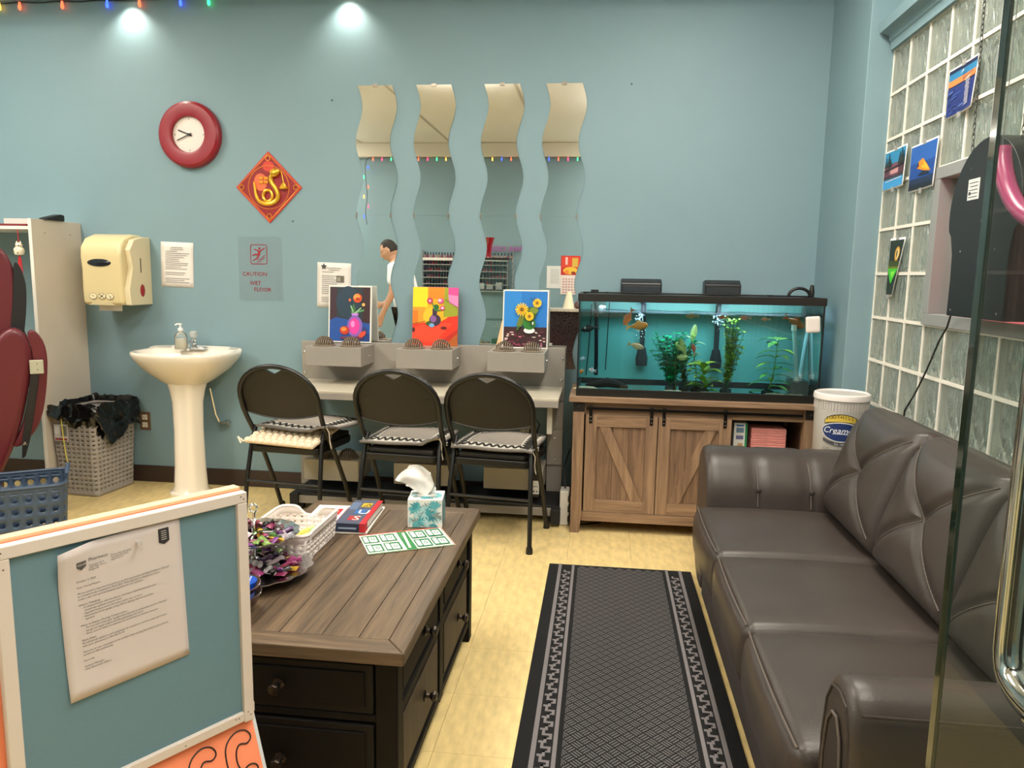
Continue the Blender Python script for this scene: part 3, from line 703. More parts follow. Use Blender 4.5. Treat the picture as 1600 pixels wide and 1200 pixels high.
# ================================================================ coffee table
tb = thing('coffee_table', 'dark wood coffee table with plank top and black drawers', 'table', (-.725, 2.107, 0))
TX = lambda b: setattr(b, 'v', [(x+.725, y-2.107, z) for x, y, z in b.v]) or b
TA, TBc = '382d23', '725d46'
wy, wx = wood(TA, TBc, 1, .8, .45), wood(TA, TBc, 0, .8, .45)
def fr(name, x0, x1, y0, y1, z0, z1, mat, bev=.002, par=None): return TX(MB().box(x0, x1, y0, y1, z0, z1)).build(name, mat, par or tb, bevel=bev, seg=3)
X0, X1, Y0, Y1 = -1.035, -.415, 1.562, 2.648
for nm, pts, mt in (('top_border', [(X0, Y0), (X1, Y0), (X1-.052, Y0+.062), (X0+.052, Y0+.062)], wx), ('top_border', [(X0, Y1), (X1, Y1), (X1-.052, Y1-.062), (X0+.052, Y1-.062)], wx),
                    ('top_border', [(X0, Y0), (X0+.052, Y0+.062), (X0+.052, Y1-.062), (X0, Y1)], wy), ('top_border', [(X1, Y0), (X1-.052, Y0+.062), (X1-.052, Y1-.062), (X1, Y1)], wy)):
    b = MB(); cx = sum(p[0] for p in pts)/4; cy = sum(p[1] for p in pts)/4
    b.prism(pts, .452, .485, lambda u, v, d: (u, v, d)); TX(b); fixn(b.build(nm, mt, tb, bevel=.004, seg=3))
px = [X0+.052, -.90, -.815, -.735, -.63, -.54, X1-.052]
for a, c in zip(px, px[1:]): fr('plank', a+.0008, c-.0008, Y0+.063, Y1-.063, .46, .4838, wy, .0012)
BK = M('0a0807', .6, bump=.05, scale=150, spec=.2); BK2 = M('0d0b0a', .55, spec=.25)
fr('body', -.985, -.465, 1.62, 2.60, .055, .452, BK)
for x in (-1.0, -.495):
    for y in (1.60, 2.575): fr('leg', x, x+.055, y, y+.05, 0, .452, BK, .005)
    if x > -.6: fr('post', x+.01, x+.05, 2.09, 2.14, .05, .452, BK, .003)
fr('lower_rail', -.99, -.455, 1.607, 1.625, .055, .075, BK); fr('mid_rail', -.99, -.455, 1.602, 1.62, .285, .305, BK, .004)
fr('side_rail', -.463, -.444, 1.64, 2.59, .285, .31, BK, .004); fr('side_rail', -.463, -.444, 1.64, 2.59, .06, .085, BK, .004)
fr('cornice', -1.0, -.44, 1.60, 2.625, .438, .4515, BK, .004)
KN = M('3a322c', .35, .8)
def knob(par, T):
    MB().lathe([(.014, 0), (.015, .003), (.008, .006), (.006, .014), (.011, .020), (.0155, .024), (.0155, .029), (.012, .034), (0, .036)], 8, T=T).build('knob', KN, par)
for z0, z1 in ((.308, .432), (.082, .28)):
    o = fr('drawer', -.945, -.497, 1.598, 1.618, z0, z1, BK2, .004)
    fr('drawer_field', -.925, -.517, 1.593, 1.599, z0+.018, z1-.018, BK, .003, o)
    knob(o, Matrix.Translation((0, 1.594-2.107, (z0+z1)/2)) @ rot(pi/2, 'X'))
tw = wood('2a2118', '493b2a', 2, .8, .6)
for y0, y1 in ((1.66, 2.083), (2.147, 2.568)):
    for z0, z1 in ((.315, .432), (.09, .28)):
        o = fr('drawer', -.464, -.450, y0, y1, z0, z1, BK2, .003)
        fr('drawer_field', -.4495, -.447, y0+.018, y1-.018, z0+.014, z1-.014, tw if z0 < .2 else BK, .001, o)
        knob(o, Matrix.Translation((-.447+.725, (y0+y1)/2-2.107+.03, (z0+z1)/2)) @ rot(pi/2, 'Y'))
# ================================================================ on the coffee table
TZ = .485
# tissue box
t = thing('tissue_box', 'tissue box with teal palm leaf print and a tissue sticking out', 'box', (-.572, 2.462, TZ), radians(7))
b = MB().box(-.058, .058, -.055, .055, 0, .097); b.build('carton', M('e4e4de', .6), t, bevel=.001)
random.seed(11); lay = []; PAL = [A('3f96a0'), A('5fb0b8'), A('2d7c8a'), A('a8ccd0'), A('86938f')]
def leaves(w_, h_, n):
    out = []
    for k in range(n):
        cx, cy, a0 = random.uniform(-w_*.4, w_*.4), random.uniform(h_*.1, h_*.8), random.uniform(0, 6)
        mt = random.choice(PAL)
        for j in range(5):
            a = a0+(j-2)*.42; l = random.uniform(.02, .035)
            q = [(cx, cy), (cx+l*.5*cos(a)-.004*sin(a), cy+l*.5*sin(a)+.004*cos(a)), (cx+l*cos(a), cy+l*sin(a)), (cx+l*.5*cos(a)+.004*sin(a), cy+l*.5*sin(a)-.004*cos(a))]
            q = [(max(-w_/2+.001, min(w_/2-.001, x)), max(.001, min(h_-.001, y))) for x, y in q]; out.append((mt, q))
    return out
pic('palm_print', t, leaves(.114, .096, 44), base=.0552, step=.00001)
pic('palm_print', t, leaves(.108, .096, 36), base=.0582, step=.00001, mp=lambda u, v, d: (d, u, v))
pic('palm_print', t, [(m_, [(x, y-.05) for x, y in q]) for m_, q in leaves(.108, .1, 30)]+[(M('c9ccc8', .2), ell(0, 0, .036, .022))], base=.0972, step=.00001, mp=lambda u, v, d: (u, v, d))
b = MB()
def tis(u, v):
    a = -1.0+2.0*u; r = v
    x = -.005+r*(-.030+.036*sin(a*1.2))-.012*r*r; z = .096+.105*r*(1-.20*abs(a)**2)-(.035*r*r*(a < -.2)*abs(a)); y = .012*sin(a*5)*r+.010*sin(9*r+3*a)*r
    return (x+.02*a*(.25+.9*sin(pi*min(r, .62)))*1.3, y, z)
b.grid(tis, 22, 14); b.grid(lambda u, v: (lambda p: (p[0]*.8+.012, p[1]+.012, .096+(p[2]-.096)*.55))(tis(u, v)), 14, 8)
b.build('tissue', M('f3efea', .9), t)
# flyer of tickets, two sheets
t = thing('ticket_flyer', 'green and white printed flyer of tickets lying in front of the tissue box', 'flyer', (-.595, 2.277, TZ+.0006), radians(27.5))
MB().box(-.137, .137, -.09, .09, 0, .0006).build('sheet', M('efe9df', .6), t, smooth=False)
lay = [(A('2f7a45'), rect(-.016, -.088, .016, .088)), (A('e9e4d8'), line2((-.004, -.07), (.004, .07), .008)), (A('b4412c'), rect(-.137, .082, .137, .09)), (A('3c7a3a'), rect(-.137, -.09, .137, -.084)), (A('c8a090'), rect(.132, -.09, .137, .09))]
for cx in (-.108, -.052, .045, .10):
    for cy in (-.042, .038):
        lay += [(A('1d6b44'), rect(cx-.025, cy-.034, cx+.025, cy+.034)), (A('f0f0e8'), rect(cx-.021, cy-.024, cx-.008, cy+.026)), (A('dfe9dc'), rect(cx-.004, cy-.026, cx+.019, cy+.02)), (A('1d6b44'), ell(cx+.008, cy, .006, .012)), (A('f0f0e8'), ell(cx+.008, cy, .003, .007))]
pic('printed_tickets', t, lay, base=.0008, step=.00006, mp=lambda u, v, d: (u, v, d))
# magazine and book
t = thing('magazine', 'white and red magazine half under the blue and red book', 'magazine', (-.885, 2.44, TZ), radians(4))
MB().box(-.10, .14, -.14, .14, 0, .006).build('pages', M('f0e8df', .6), t, bevel=.001)
pic('cover_print', t, [(A('efe6dd'), rect(-.099, -.139, .139, .139)), (A('c8242c'), rect(-.08, .03, .0, .10)), (A('f4c8c0'), ell(-.04, .065, .03, .02)), (A('d2504a'), rect(.01, -.1, .035, .12))]+[(A('e8a8a0'), rect(.012, -.09+k*.02, .033, -.08+k*.02)) for k in range(10)], base=.0065, step=.0001, mp=lambda u, v, d: (u, v, d))
t = thing('book', 'thick blue and red book with coloured letter panels on its cover', 'book', (-.797, 2.435, TZ+.0062), radians(3))
MB().box(-.05, .046, -.126, .126, .002, .026).build('pages', M('d8cfc4', .8), t, bevel=.001)
MB().box(-.052, .048, -.13, .13, 0, .002).box(-.052, .048, -.13, .13, .026, .0285).build('cover', M('2e3444', .4), t, bevel=.0008)
MB().box(.047, .0495, -.13, -.10, 0, .028).box(.03, .048, -.1301, .13, .0286, .0289).build('red_spine', M('c22630', .4), t, smooth=False)
L = [(A('4a5064'), rect(-.051, -.129, .03, .129)), (A('5d6d8a'), rect(-.051, .02, -.02, .1)), (A('b8a02a'), rect(-.012, .05, .022, .095)), (A('2f62a0'), rect(-.018, -.025, .02, .02)), (A('a02a34'), rect(-.022, -.095, .016, -.05))]
for (s_, yy, cc) in (('A', .045, '7a5a14'), ('U', -.025, 'e8eef4'), ('S', -.092, 'f0d0c8')): L.append(T_(A(cc), s_, -.008, yy, .06))
pic('cover_print', t, L, base=.0290, step=.00006, mp=lambda u, v, d: (u, v, d))
pic('spine_print', t, [(A('2c3850'), rect(-.051, .002, .046, .026)), (A('9fb0c8'), rect(-.04, .01, .02, .016)), (A('c22630'), rect(.03, .001, .048, .027))], base=.1302, step=.00006)
# white basket
WB = M('e4dad6', .4)
t = thing('white_basket', 'white perforated plastic basket on the coffee table', 'basket', (-.922, 2.165, TZ), radians(0))
def wall_fn(a, c, z0, z1, tp):
    return lambda u, v: ((a[0]+(c[0]-a[0])*u)*(1-tp*(1-v)), (a[1]+(c[1]-a[1])*u)*(1-tp*(1-v)), z0+(z1-z0)*v)
def round_rect(hx, hy, r, n=5):
    return [(sx*(hx-r)+r*cos(a), sy*(hy-r)+r*sin(a)) for sx, sy, a0 in ((1, 1, 0), (-1, 1, pi/2), (-1, -1, pi), (1, -1, 3*pi/2)) for a in [a0+pi/2*k/n for k in range(n+1)]]
def perim(P, N):
    P = P+[P[0]]; L_ = [0]
    for a, c in zip(P, P[1:]): L_.append(L_[-1]+hypot(c[0]-a[0], c[1]-a[1]))
    def f(u):
        s = (u % 1.0)*L_[-1]
        for i in range(len(P)-1):
            if s <= L_[i+1]+1e-12:
                k = (s-L_[i])/max(1e-9, L_[i+1]-L_[i]); return (P[i][0]+(P[i+1][0]-P[i][0])*k, P[i][1]+(P[i+1][1]-P[i][1])*k)
        return P[-1]
    return f
def basket(t, hx, hy, h, r, tp, nu, nv, hu, hv, sq, mat, z_lo, z_hi, skip=None, rim=.006, th=.002, cut=None):
    f = perim(round_rect(hx, hy, r, 6), 0)
    def P(u, v):
        x, y = f(u); s = 1-tp*(1-v); z = h*v
        if cut: z = min(z, cut(x, y, z))
        return (x*s, y*s, z)
    b = MB(); a, c = z_lo/h, z_hi/h
    b.grid(lambda u, v: P(u, v*a), nu*3, 2); holed(lambda u, v: P(u, a+(c-a)*v), nu, nv, hu, hv, sq, skip, b)
    b.grid(lambda u, v: P(u, c+(1-c)*v), nu*3, 2)
    b.grid(lambda u, v: (lambda q: (q[0]*v, q[1]*v, .003))(P(u, 0)), nu*2, 3)
    b.build('body', mat, t, solid=th, ang=28)
    b = MB(); b.tube([P(k/72, 1) for k in range(72)], rim, 6, closed=True); b.build('rim', mat, t)
    return P
cutw = lambda x, y, z: .086-.028*exp(-(x/.035)**4) if abs(y) > .11 else 9
basket(t, .098, .140, .088, .022, .09, 36, 3, .27, .42, 2, WB, .012, .060, None, .0045, .0022, cutw)
for k, (x, y, a) in enumerate(((-.02, .02, .5), (.0, -.01, .8), (.02, .03, .6), (-.025, -.03, .9), (.01, -.02, .4), (.0, .06, .7), (-.03, .03, 1.2))):
    q = thing('highlighter', ['pale yellow stick lying lowest in the white basket', 'pale green stick crossing the pile in the white basket', 'bright yellow stick at the right of the white basket', 'pale yellow stick in the left of the white basket', 'pale green stick lying nearest in the white basket', 'yellow stick lying farthest back in the white basket', 'pale yellow stick turned crosswise in the white basket'][k], 'pen', (-.922+x, 2.175+y-.02, TZ+.010+.009*(k % 3)), a+.5, 'pale yellow sticks in the white basket')
    MB().tube([(-.055, 0, 0), (.035, 0, 0)], .007, 8).build('barrel', A(['e8e27a', 'd6e59a', 'f0dc6a'][k % 3]), q)
    MB().tube([(.035, 0, 0), (.058, 0, 0)], .0078, 8).build('cap', A(['c8d070', 'f2e488', 'b8d890'][k % 3]), q)
# two tier candy stand
SIL = M('c9c9c9', .16, 1, bump=.3, scale=60)
cs = thing('tiered_tray', 'two tier silver tray stand heaped with wrapped candy', 'tray', (-.937, 1.93, TZ))
sc_f = lambda q, i: 1+(.035*abs(sin(q*7)) if i >= 4 else 0)
def dish(z, r): 
    MB().lathe([(0, z), (r*.62, z), (r*.68, z+.004), (r*.86, z+.012), (r*.94, z+.016), (r, z+.020), (r*1.0, z+.023), (r*.93, z+.0195), (r*.85, z+.016), (r*.66, z+.0075), (0, z+.004)], 84, fn=lambda q, i: 1+(.055*abs(sin(q*8)) if i in (4, 5, 6, 7) else 0)).build('dish', SIL, cs)
dish(.010, .152); dish(.105, .118)
MB().lathe([(.06, 0), (.055, .004), (.03, .006), (.02, .012)], 28).build('foot', SIL, cs)
MB().lathe([(.007, .01), (.007, .05), (.011, .054), (.007, .058), (.007, .10), (.011, .112), (.0065, .118), (.006, .16), (.009, .163), (.006, .166), (.006, .185)], 14).build('rod', CHROME, cs)
MB().tube([(.011*sin(a), 0, .195-.012*cos(a)) for a in [2*pi*k/16 for k in range(16)]], .003, 6, closed=True).build('loop', CHROME, cs)
random.seed(5); CC = ['5a2238', 'a03a78', '2a1518', '6a3078', 'b8a8b0', '3f6a2c', 'c09a30', '7a2030', '1e181c', 'a8a4a8', '3a1c20', '4a2a58', '6a8a3a', '8a5a6a', '2a1a1e', '8a3458']
CN = dict(zip(CC, ['dark plum', 'magenta', 'dark maroon', 'violet', 'pale pink', 'green', 'golden yellow', 'dark red', 'black', 'light grey', 'brown', 'indigo', 'lime', 'dusty rose', 'deep brown', 'purple pink']))
def candy(kind, colr):
    b = MB(); L_, W_ = (.052, .018) if kind == 0 else (.030, .026)
    if kind == 2:
        b.lathe([(0, -.011), (.007, -.009), (.010, 0), (.007, .009), (0, .011)], 10, T=rot(pi/2, 'Y')); 
        b.lathe([(.002, .010), (.010, .022), (.0, .014)], 8, T=rot(pi/2, 'Y')); b.lathe([(.002, .010), (.010, .022), (.0, .014)], 8, T=rot(-pi/2, 'Y'))
    else:
        b.grid(lambda u, v: (L_*(u-.5), W_*(v-.5)*(1+.12*(abs(2*u-1) > .8)), .006*(1-(2*v-1)**2)*(1 if .12 < u < .88 else .12)), 8, 5)
        b.grid(lambda u, v: (L_*(u-.5), W_*(v-.5)*(1+.12*(abs(2*u-1) > .8)), -.004*(1-(2*v-1)**2)*(1 if .12 < u < .88 else .12)), 8, 5)
    return b
protos = {}
def place_candy(x, y, z, lab, grp, c, k):
    key = (c, k)
    if key not in protos:
        o = candy(k, c).build('candy', M(c, .25, coat=.5), None); protos[key] = o
    else: o = protos[key].copy(); C.objects.link(o)
    o.location = (x, y, z); o.rotation_euler = (random.uniform(-.5, .5), random.uniform(-.4, .4), random.uniform(0, 6.3))
    q = ('front ' if y < 1.93 else 'back ')+('right' if x > -.937 else 'left')
    tag(o, '%s %s candy, %s part of the %s tier of the silver tray' % (CN[c], ('long flat', 'square flat', 'twisted')[k], q, lab), 'candy', grp)
for tier, (z0, R_, n) in enumerate(((.026, .108, 80), (.118, .084, 60))):
    for k in range(n):
        a = random.uniform(0, 2*pi); r = R_*sqrt(random.uniform(.03, 1)); h = .028*(1-(r/R_)**2)*random.uniform(.1, 1.2)
        place_candy(-.937+r*cos(a), 1.93+r*sin(a), TZ+z0+h, ('lower' if tier == 0 else 'upper'), 'wrapped candies on the %s tier' % ('lower' if tier == 0 else 'upper'), random.choice(CC), random.choice((0, 0, 1, 2)))
# bowls and scoops
BR = M('4a2c20', .3, coat=.4, bump=.05)
for z0, lab, r in ((0, 'lower of two nested brown glazed bowls at the table edge', .078), (.022, 'upper brown glazed bowl holding the blue scoops', .076)):
    o = MB().lathe([(0, .002), (.035, .002), (.038, 0), (.042, .004), (r*.85, .025), (r, .052), (r*.97, .053), (r*.80, .028), (.035, .009), (0, .008)], 32).build('bowl', BR, None)
    o.location = (-.895, 1.70, TZ+z0); tag(o, lab, 'bowl')
BL = M('1456c8', .15, coat=.6, trans=.15)
for k, (x, y, z, a) in enumerate(((-.866, 1.715, .070, 2.6), (-.905, 1.665, .062, 2.9), (-.852, 1.675, .060, -2.6))):
    t = thing('blue_scoop', ['shiny blue plastic scoop, topmost in the brown bowl', 'blue plastic scoop lying low at the near side of the brown bowl', 'blue plastic scoop lying at the right rim of the brown bowl'][k], 'scoop', (x, y, TZ+z), a)
    MB().lathe([(0, -.018), (.014, -.015), (.022, 0), (.023, .006), (.020, .002), (.012, -.012), (0, -.015)], 20, T=Matrix.Scale(1.5, 4)).build('cup', BL, t)
    MB().tube([(.032, 0, .003), (.055, 0, .007), (.075, 0, .004)], [.005, .004, .006], 8).build('handle', BL, t)

# ================================================================ cabinet
cb = thing('tank_cabinet', 'brown wood barn door cabinet under the fish tank', 'cabinet', (.475, 4.05, 0))
K = lambda b: setattr(b, 'v', [(x-.475, y-4.05, z) for x, y, z in b.v]) or b
WA, WBc = '6b5242', 'a98a6c'
kz, kx = wood(WA, WBc, 2, .7, .5), wood(WA, WBc, 0, .7, .5); kz2 = wood('5f493b', '98795e', 2, 1.0, .5)
def kb(name, x0, x1, y0, y1, z0, z1, mat, bev=.0015, par=None): return K(MB().box(x0, x1, y0, y1, z0, z1)).build(name, mat, par or cb, bevel=bev)
kb('top_board', -.15, 1.10, 3.83, 4.33, .695, .722, kx, .002)
for x, s in ((-.128, 1), (1.0185, -1)):
    b = MB(); b.prism([(x, .695), (x+.0565, .695), (x+.0565, .085), (x+.0565-(.0 if s > 0 else 0)+(-.012 if s > 0 else 0), 0), (x+(.012 if s < 0 else 0), 0), (x, .085)], 3.845, 3.90, lambda u, v, d: (u, d, v)); K(b); fixn(b.build('leg', kz, cb, bevel=.0015))
    kb('leg', x, x+.0565, 4.26, 4.32, 0, .695, kz)
    kb('side_panel', x+.01, x+.045, 3.90, 4.26, .06, .695, kz)
    kb('metal_corner', x-.001, x+.0575, 3.842, 3.846, .645, .690, M('2b2724', .5, .6), .001)
    K(MB().lathe([(.006, 0), (.004, .003), (0, .004)], 10, T=Matrix.Translation((x+.028, 3.842, .668)) @ rot(pi/2, 'X'))).build('rivet', M('4b4642', .4, .8), cb)
kb('bottom_rail', -.0715, 1.0185, 3.86, 3.89, .062, .112, kx)
kb('bottom_board', -.0715, 1.0185, 3.89, 4.31, .09, .108, kx); kb('back_board', -.0715, 1.0185, 4.31, 4.318, .06, .695, M('2c241e', .8))
kb('top_rail', -.0715, 1.0185, 3.875, 3.895, .625, .695, kx)
kb('partition', .655, .675, 3.895, 4.31, .108, .66, kz); kb('shelf', .675, 1.0185, 3.895, 4.31, .395, .413, kx)
kb('inner_board', .675, 1.0185, 3.90, 3.905, .12, .13, kx)
ra = kb('slide_rail', -.06, 1.01, 3.852, 3.858, .655, .668, M('171513', .4, .6), .001)
for i, (x0, x1) in enumerate(((-.064, .302), (.306, .668))):
    d = thing('x', 'x', 'x'); d.name = 'door'; 
    for kk in ('label', 'category'): del d[kk]
    d.parent = cb; d.location = (x0-.475, 3.862-4.05, 0); w_ = x1-x0
    def db(name, a, c, y0, y1, z0, z1, mat): return MB().box(a, c, y0, y1, z0, z1).build(name, mat, d, bevel=.0012)
    zb, zt = .114, .628
    db('stile', 0, .06, 0, .02, zb, zt, kz); db('stile', w_-.06, w_, 0, .02, zb, zt, kz)
    db('rail', .06, w_-.06, 0, .02, zt-.062, zt, kx); db('rail', .06, w_-.06, 0, .02, zb, zb+.062, kx)
    for k in range(3):
        a = .06+(w_-.12)*k/3; db('panel_board', a+.0006, a+(w_-.12)/3-.0006, .010, .018, zb+.062, zt-.062, kz2)
    za, zc = zb+.063, zt-.063; xa, xc = .072, w_-.072; bw = .055
    P = [(xa, zc), (xa+bw, zc), (xc+.005, za), (xc+.005-bw, za)] if i == 0 else [(xc, zc), (xc-bw, zc), (xa-.005, za), (xa-.005+bw, za)]
    b = MB(); b.prism(P, .002, .012, lambda u, v, dd: (u, dd, v)); fixn(b.build('brace', wood(WA, WBc, 2, .55, .5), d, bevel=.001))
    for xx in (.026, w_-.032):
        o = MB().box(xx-.008, xx+.008, -.004, 0, zt-.045, zt+.04).build('hanger', M('171513', .4, .6), d, bevel=.001)
        MB().lathe([(0, -.006), (.013, -.006), (.013, .0), (0, .0)], 16, T=Matrix.Translation((xx, -.006, zt+.036)) @ rot(pi/2, 'X')).build('roller', M('4a4642', .35, .8), d)
        for zq in (.012, .032): MB().lathe([(.003, 0), (0, .002)], 8, T=Matrix.Translation((xx, -.004, zt-zq)) @ rot(pi/2, 'X')).build('rivet', M('8a8682', .35, .8), d)
# items on the cabinet shelf
t = thing('small_box', 'green and white printed carton in the cabinet shelf', 'box', (.725, 3.95, .413))
MB().box(-.033, .033, -.03, .05, 0, .19).build('carton', M('e6e8e2', .5), t, bevel=.001)
pic('printed_label', t, [(A('2f8a58'), rect(.022, 0, .033, .19)), (A('2f8a58'), rect(-.033, 0, .033, .02)), (A('6f8fa8'), rect(-.022, .14, .015, .165)), (A('6f6f9a'), rect(-.022, .105, .015, .125)), (A('c8a070'), rect(-.012, .04, .014, .085)), (A('7a3a3a'), ell(.001, .06, .008, .012)), (A('3a7ac8'), rect(-.022, .172, .015, .18))], base=.0305, step=.0001)
for k in range(5):
    t = thing('ticket_stack', ['pink paper stack, bottom bundle on the cabinet shelf', 'pink paper stack, second bundle from the shelf up', 'pink paper stack, middle bundle on the cabinet shelf', 'pink paper stack, second bundle from the top', 'pink paper stack, topmost bundle with curled edges'][k], 'paper', (.865, 3.98, .413+k*.033), 0, 'bundles of pink tickets on the cabinet shelf')
    b = MB()
    for j in range(8): q = .002*sin(j*2.1+k); b.box(-.085+q, .085+q, -.06+q, .06+q, j*.004+.0004, j*.004+.0036)
    b.build('sheets', M('f2a49c', .8, var=.1), t, smooth=False)

# ================================================================ fish tank
tk = thing('fish_tank', 'large glass fish tank with black rims on the wood cabinet', 'aquarium', (.48, 4.085, .7225))
KT = lambda b: setattr(b, 'v', [(x-.48, y-4.085, z-.7225) for x, y, z in b.v]) or b
tx0, tx1, ty0, ty1 = -.115, 1.08, 3.868, 4.30
def frame_ring(name, z0, z1, o_, w_, mat):
    b = MB(); b.box(tx0-o_, tx1+o_, ty0-o_, ty0+w_, z0, z1).box(tx0-o_, tx1+o_, ty1-w_, ty1+o_, z0, z1).box(tx0-o_, tx0+w_, ty0+w_, ty1-w_, z0, z1).box(tx1-w_, tx1+o_, ty0+w_, ty1-w_, z0, z1); return K3(b, name, mat)
def K3(b, name, mat, **k): KT(b); k.setdefault('bevel', .0015); return b.build(name, mat, tk, **k)
frame_ring('bottom_rim', .7225, .762, .003, .012, BLACK); frame_ring('top_rim', 1.205, 1.243, .006, .018, BLACK)
GL = clear('tank_glass', (.93, .97, .96)); 
K3(MB().box(tx0, tx1, ty0, ty0+.006, .735, 1.215), 'front_glass', GL, bevel=0, smooth=False)
K3(MB().box(tx0, tx0+.006, ty0+.006, ty1-.006, .735, 1.215), 'side_glass', GL, bevel=0, smooth=False)
K3(MB().box(tx1-.006, tx1, ty0+.006, ty1-.006, .735, 1.215), 'side_glass', GL, bevel=0, smooth=False)
K3(MB().box(tx0+.006, tx1-.006, ty1-.006, ty1, .735, 1.215), 'back_panel', M('5fa097', .5), bevel=0)
K3(MB().box(tx0+.006, tx1-.006, ty0+.006, ty1-.006, .735, .745), 'tank_floor', M('1f6a60', .35), bevel=0)
for x in (tx0+.003, tx1-.003): K3(MB().box(x-.004, x+.004, ty0-.0005, ty0+.007, .745, 1.205), 'silicone_seam', M('0f1513', .4), bevel=0)
WL = 1.150; WAT = clear('tank_water', (.88, .97, .965), 1.10)
b = MB(); b.box(tx0+.0065, tx1-.0065, ty0+.0065, ty1-.0065, .7455, WL-.002); K3(b, 'water', WAT, bevel=0, smooth=False)
b = MB(); b.grid(lambda u, v: (tx0+.007+(tx1-tx0-.014)*u, ty0+.007+(ty1-ty0-.014)*v, WL+.003*sin(31*u+3*sin(9*v))*sin(17*v)), 60, 16)
K3(b, 'water_surface', clear('water_top', (.93, .97, 1), 1.10, .12, .07, (.75, .85, 1)), bevel=0)
K3(MB().box(tx0+.03, tx1-.03, ty0+.03, ty1-.03, 1.232, 1.238), 'lid', M('25282b', .4), bevel=0)
K3(MB().box(.0, .98, 4.02, 4.12, 1.215, 1.231), 'light_strip', M('dfe9ff', .4, emit=3.0), bevel=0)
ld = bpy.data.lights.new('tank_light', 'AREA'); ld.shape = 'RECTANGLE'; ld.size = 1.0; ld.size_y = .12; ld.energy = TANK_W; ld.color = (.70, .86, 1)
lo = bpy.data.objects.new('tank_light', ld); C.objects.link(lo); lo.parent = tk; lo.location = (.01, -.04, 1.208-.7225); lo.rotation_euler = (radians(32), 0, 0)
# hinge strip, cable loop on the lid
K3(MB().box(tx0+.01, tx1-.02, 4.1, 4.12, 1.243, 1.249).box(-.06, -.02, 4.0, 4.03, 1.243, 1.262).box(.01, .03, 4.0, 4.02, 1.243, 1.252).box(.83, .86, 4.0, 4.02, 1.243, 1.252), 'lid_hinge', BLACK)
for i, (x0, x1, lb) in enumerate(((.098, .318, 'left'), (.545, .735, 'right'))):
    t = thing('hang_on_filter', 'black hang-on filter box above the %s half of the fish tank' % lb, 'filter', ((x0+x1)/2, 4.26, 1.243))
    b = MB(); w_ = x1-x0; b.prism([(-.06, 0), (.05, 0), (.05, .07), (-.02, .078), (-.06, .055)], -w_/2, w_/2, lambda u, v, d: (d, u, v)); fixn(b.build('housing', M('1d1d20', .35), t, bevel=.008, seg=3))
    MB().box(-w_/2+.01, w_/2-.01, -.062, -.058, .012, .040).build('water_window', M('34383c', .15), t, bevel=.001)
    cx = (.38 if i == 0 else .60)
    MB().tube([(0, -.05, -.01), (.0, -.03, -.03), (.02 if i == 0 else -.01, 0.0, -.06), (.02 if i == 0 else -.01, 0.0, -.36)], .014, 10).build('intake_pipe', M('1a2224', .4), t)
    MB().tube([(.02 if i == 0 else -.01, 0.0, -.30), (.02 if i == 0 else -.01, .0, -.36), (.02 if i == 0 else -.01, .0, -.40)], [.02, .033, .03], 12).build('sponge', M('12181a', .9), t)
    MB().grid(lambda u, v: (-.03+.06*u, -.075-.04*v, -.04-.055*v*v), 6, 6).build('spout', clear('falling_water', (.9, .94, .96), 1.33, .2, .03, (.5, .6, .65)), t)
t = thing('air_hose', 'black hose loop and plug standing on the right end of the tank lid', 'hose', (1.03, 4.1, 1.243))
MB().tube([(.035*cos(a)*1.5-.02, 0, .004+.04*sin(a)) for a in [pi*k/14 for k in range(15)]], .008, 8).build('hose', BLACK, t)
MB().tube([(.045, .02, .0), (.047, .02, .03), (.046, .02, .062)], [.014, .014, .008], 12).build('plug', BLACK, t)
def sub(name, label, cat, x, y, z, rz=0, group=None): return thing(name, label, cat, (x, y, z), rz, group)
# fish
def fish(label, x, y, z, L_, body, fin, rz=0, ry=0, spots=None, name='goldfish'):
    t = sub(name, label, 'fish', x, y, z, rz, 'fish in the tank'); t.rotation_euler = (0, ry, rz)
    MB().lathe([(0, -.5*L_), (.10*L_, -.44*L_), (.17*L_, -.30*L_), (.20*L_, -.1*L_), (.17*L_, .12*L_), (.09*L_, .30*L_), (.045*L_, .40*L_)], 14, T=rot(pi/2, 'Y') @ Matrix.Diagonal((1, .6, 1, 1))).build('body', A(body), t)
    MB().prism([(.36*L_, 0), (.68*L_, .18*L_), (.60*L_, .02*L_), (.66*L_, -.18*L_)], -.001, .001, lambda u, v, d: (u, d, v)).build('tail_fin', A(fin), t, smooth=False)
    MB().prism([(-.2*L_, .17*L_), (.0, .30*L_), (.18*L_, .14*L_)], -.001, .001, lambda u, v, d: (u, d, v)).build('dorsal_fin', A(fin), t, smooth=False)
    MB().prism([(-.12*L_, -.17*L_), (.02*L_, -.28*L_), (.06*L_, -.15*L_)], -.001, .001, lambda u, v, d: (u, d, v)).build('belly_fin', A(fin), t, smooth=False)
    MB().lathe([(0, .003), (.02*L_, .002), (.022*L_, 0)], 8, T=Matrix.Translation((-.36*L_, -.075*L_, .05*L_)) @ rot(pi/2, 'X')).build('eye', BLACK, t)
    if spots:
        for i, c in enumerate(spots): MB().lathe([(0, -.08*L_), (.1*L_, -.04*L_), (.1*L_, .04*L_), (0, .08*L_)], 8, T=Matrix.Translation((-.2*L_+.22*L_*i, -.03*L_, .07*L_)) @ rot(pi/2, 'Y')).build('patch', A(c), t)
fish('bright orange goldfish diving near the top left of the tank', .135, 3.98, 1.12, .085, 'ff8a40', 'ffb070', pi*.06, -1.1)
fish('orange golden goldfish swimming beside the left bubbles', .19, 3.96, 1.082, .10, 'f09a30', 'ffc060', pi, .12)
fish('black fish with white belly near the left glass', -.065, 3.95, 1.062, .085, '20262a', '3a4448', 0, -.2, ['c8d4d0'])
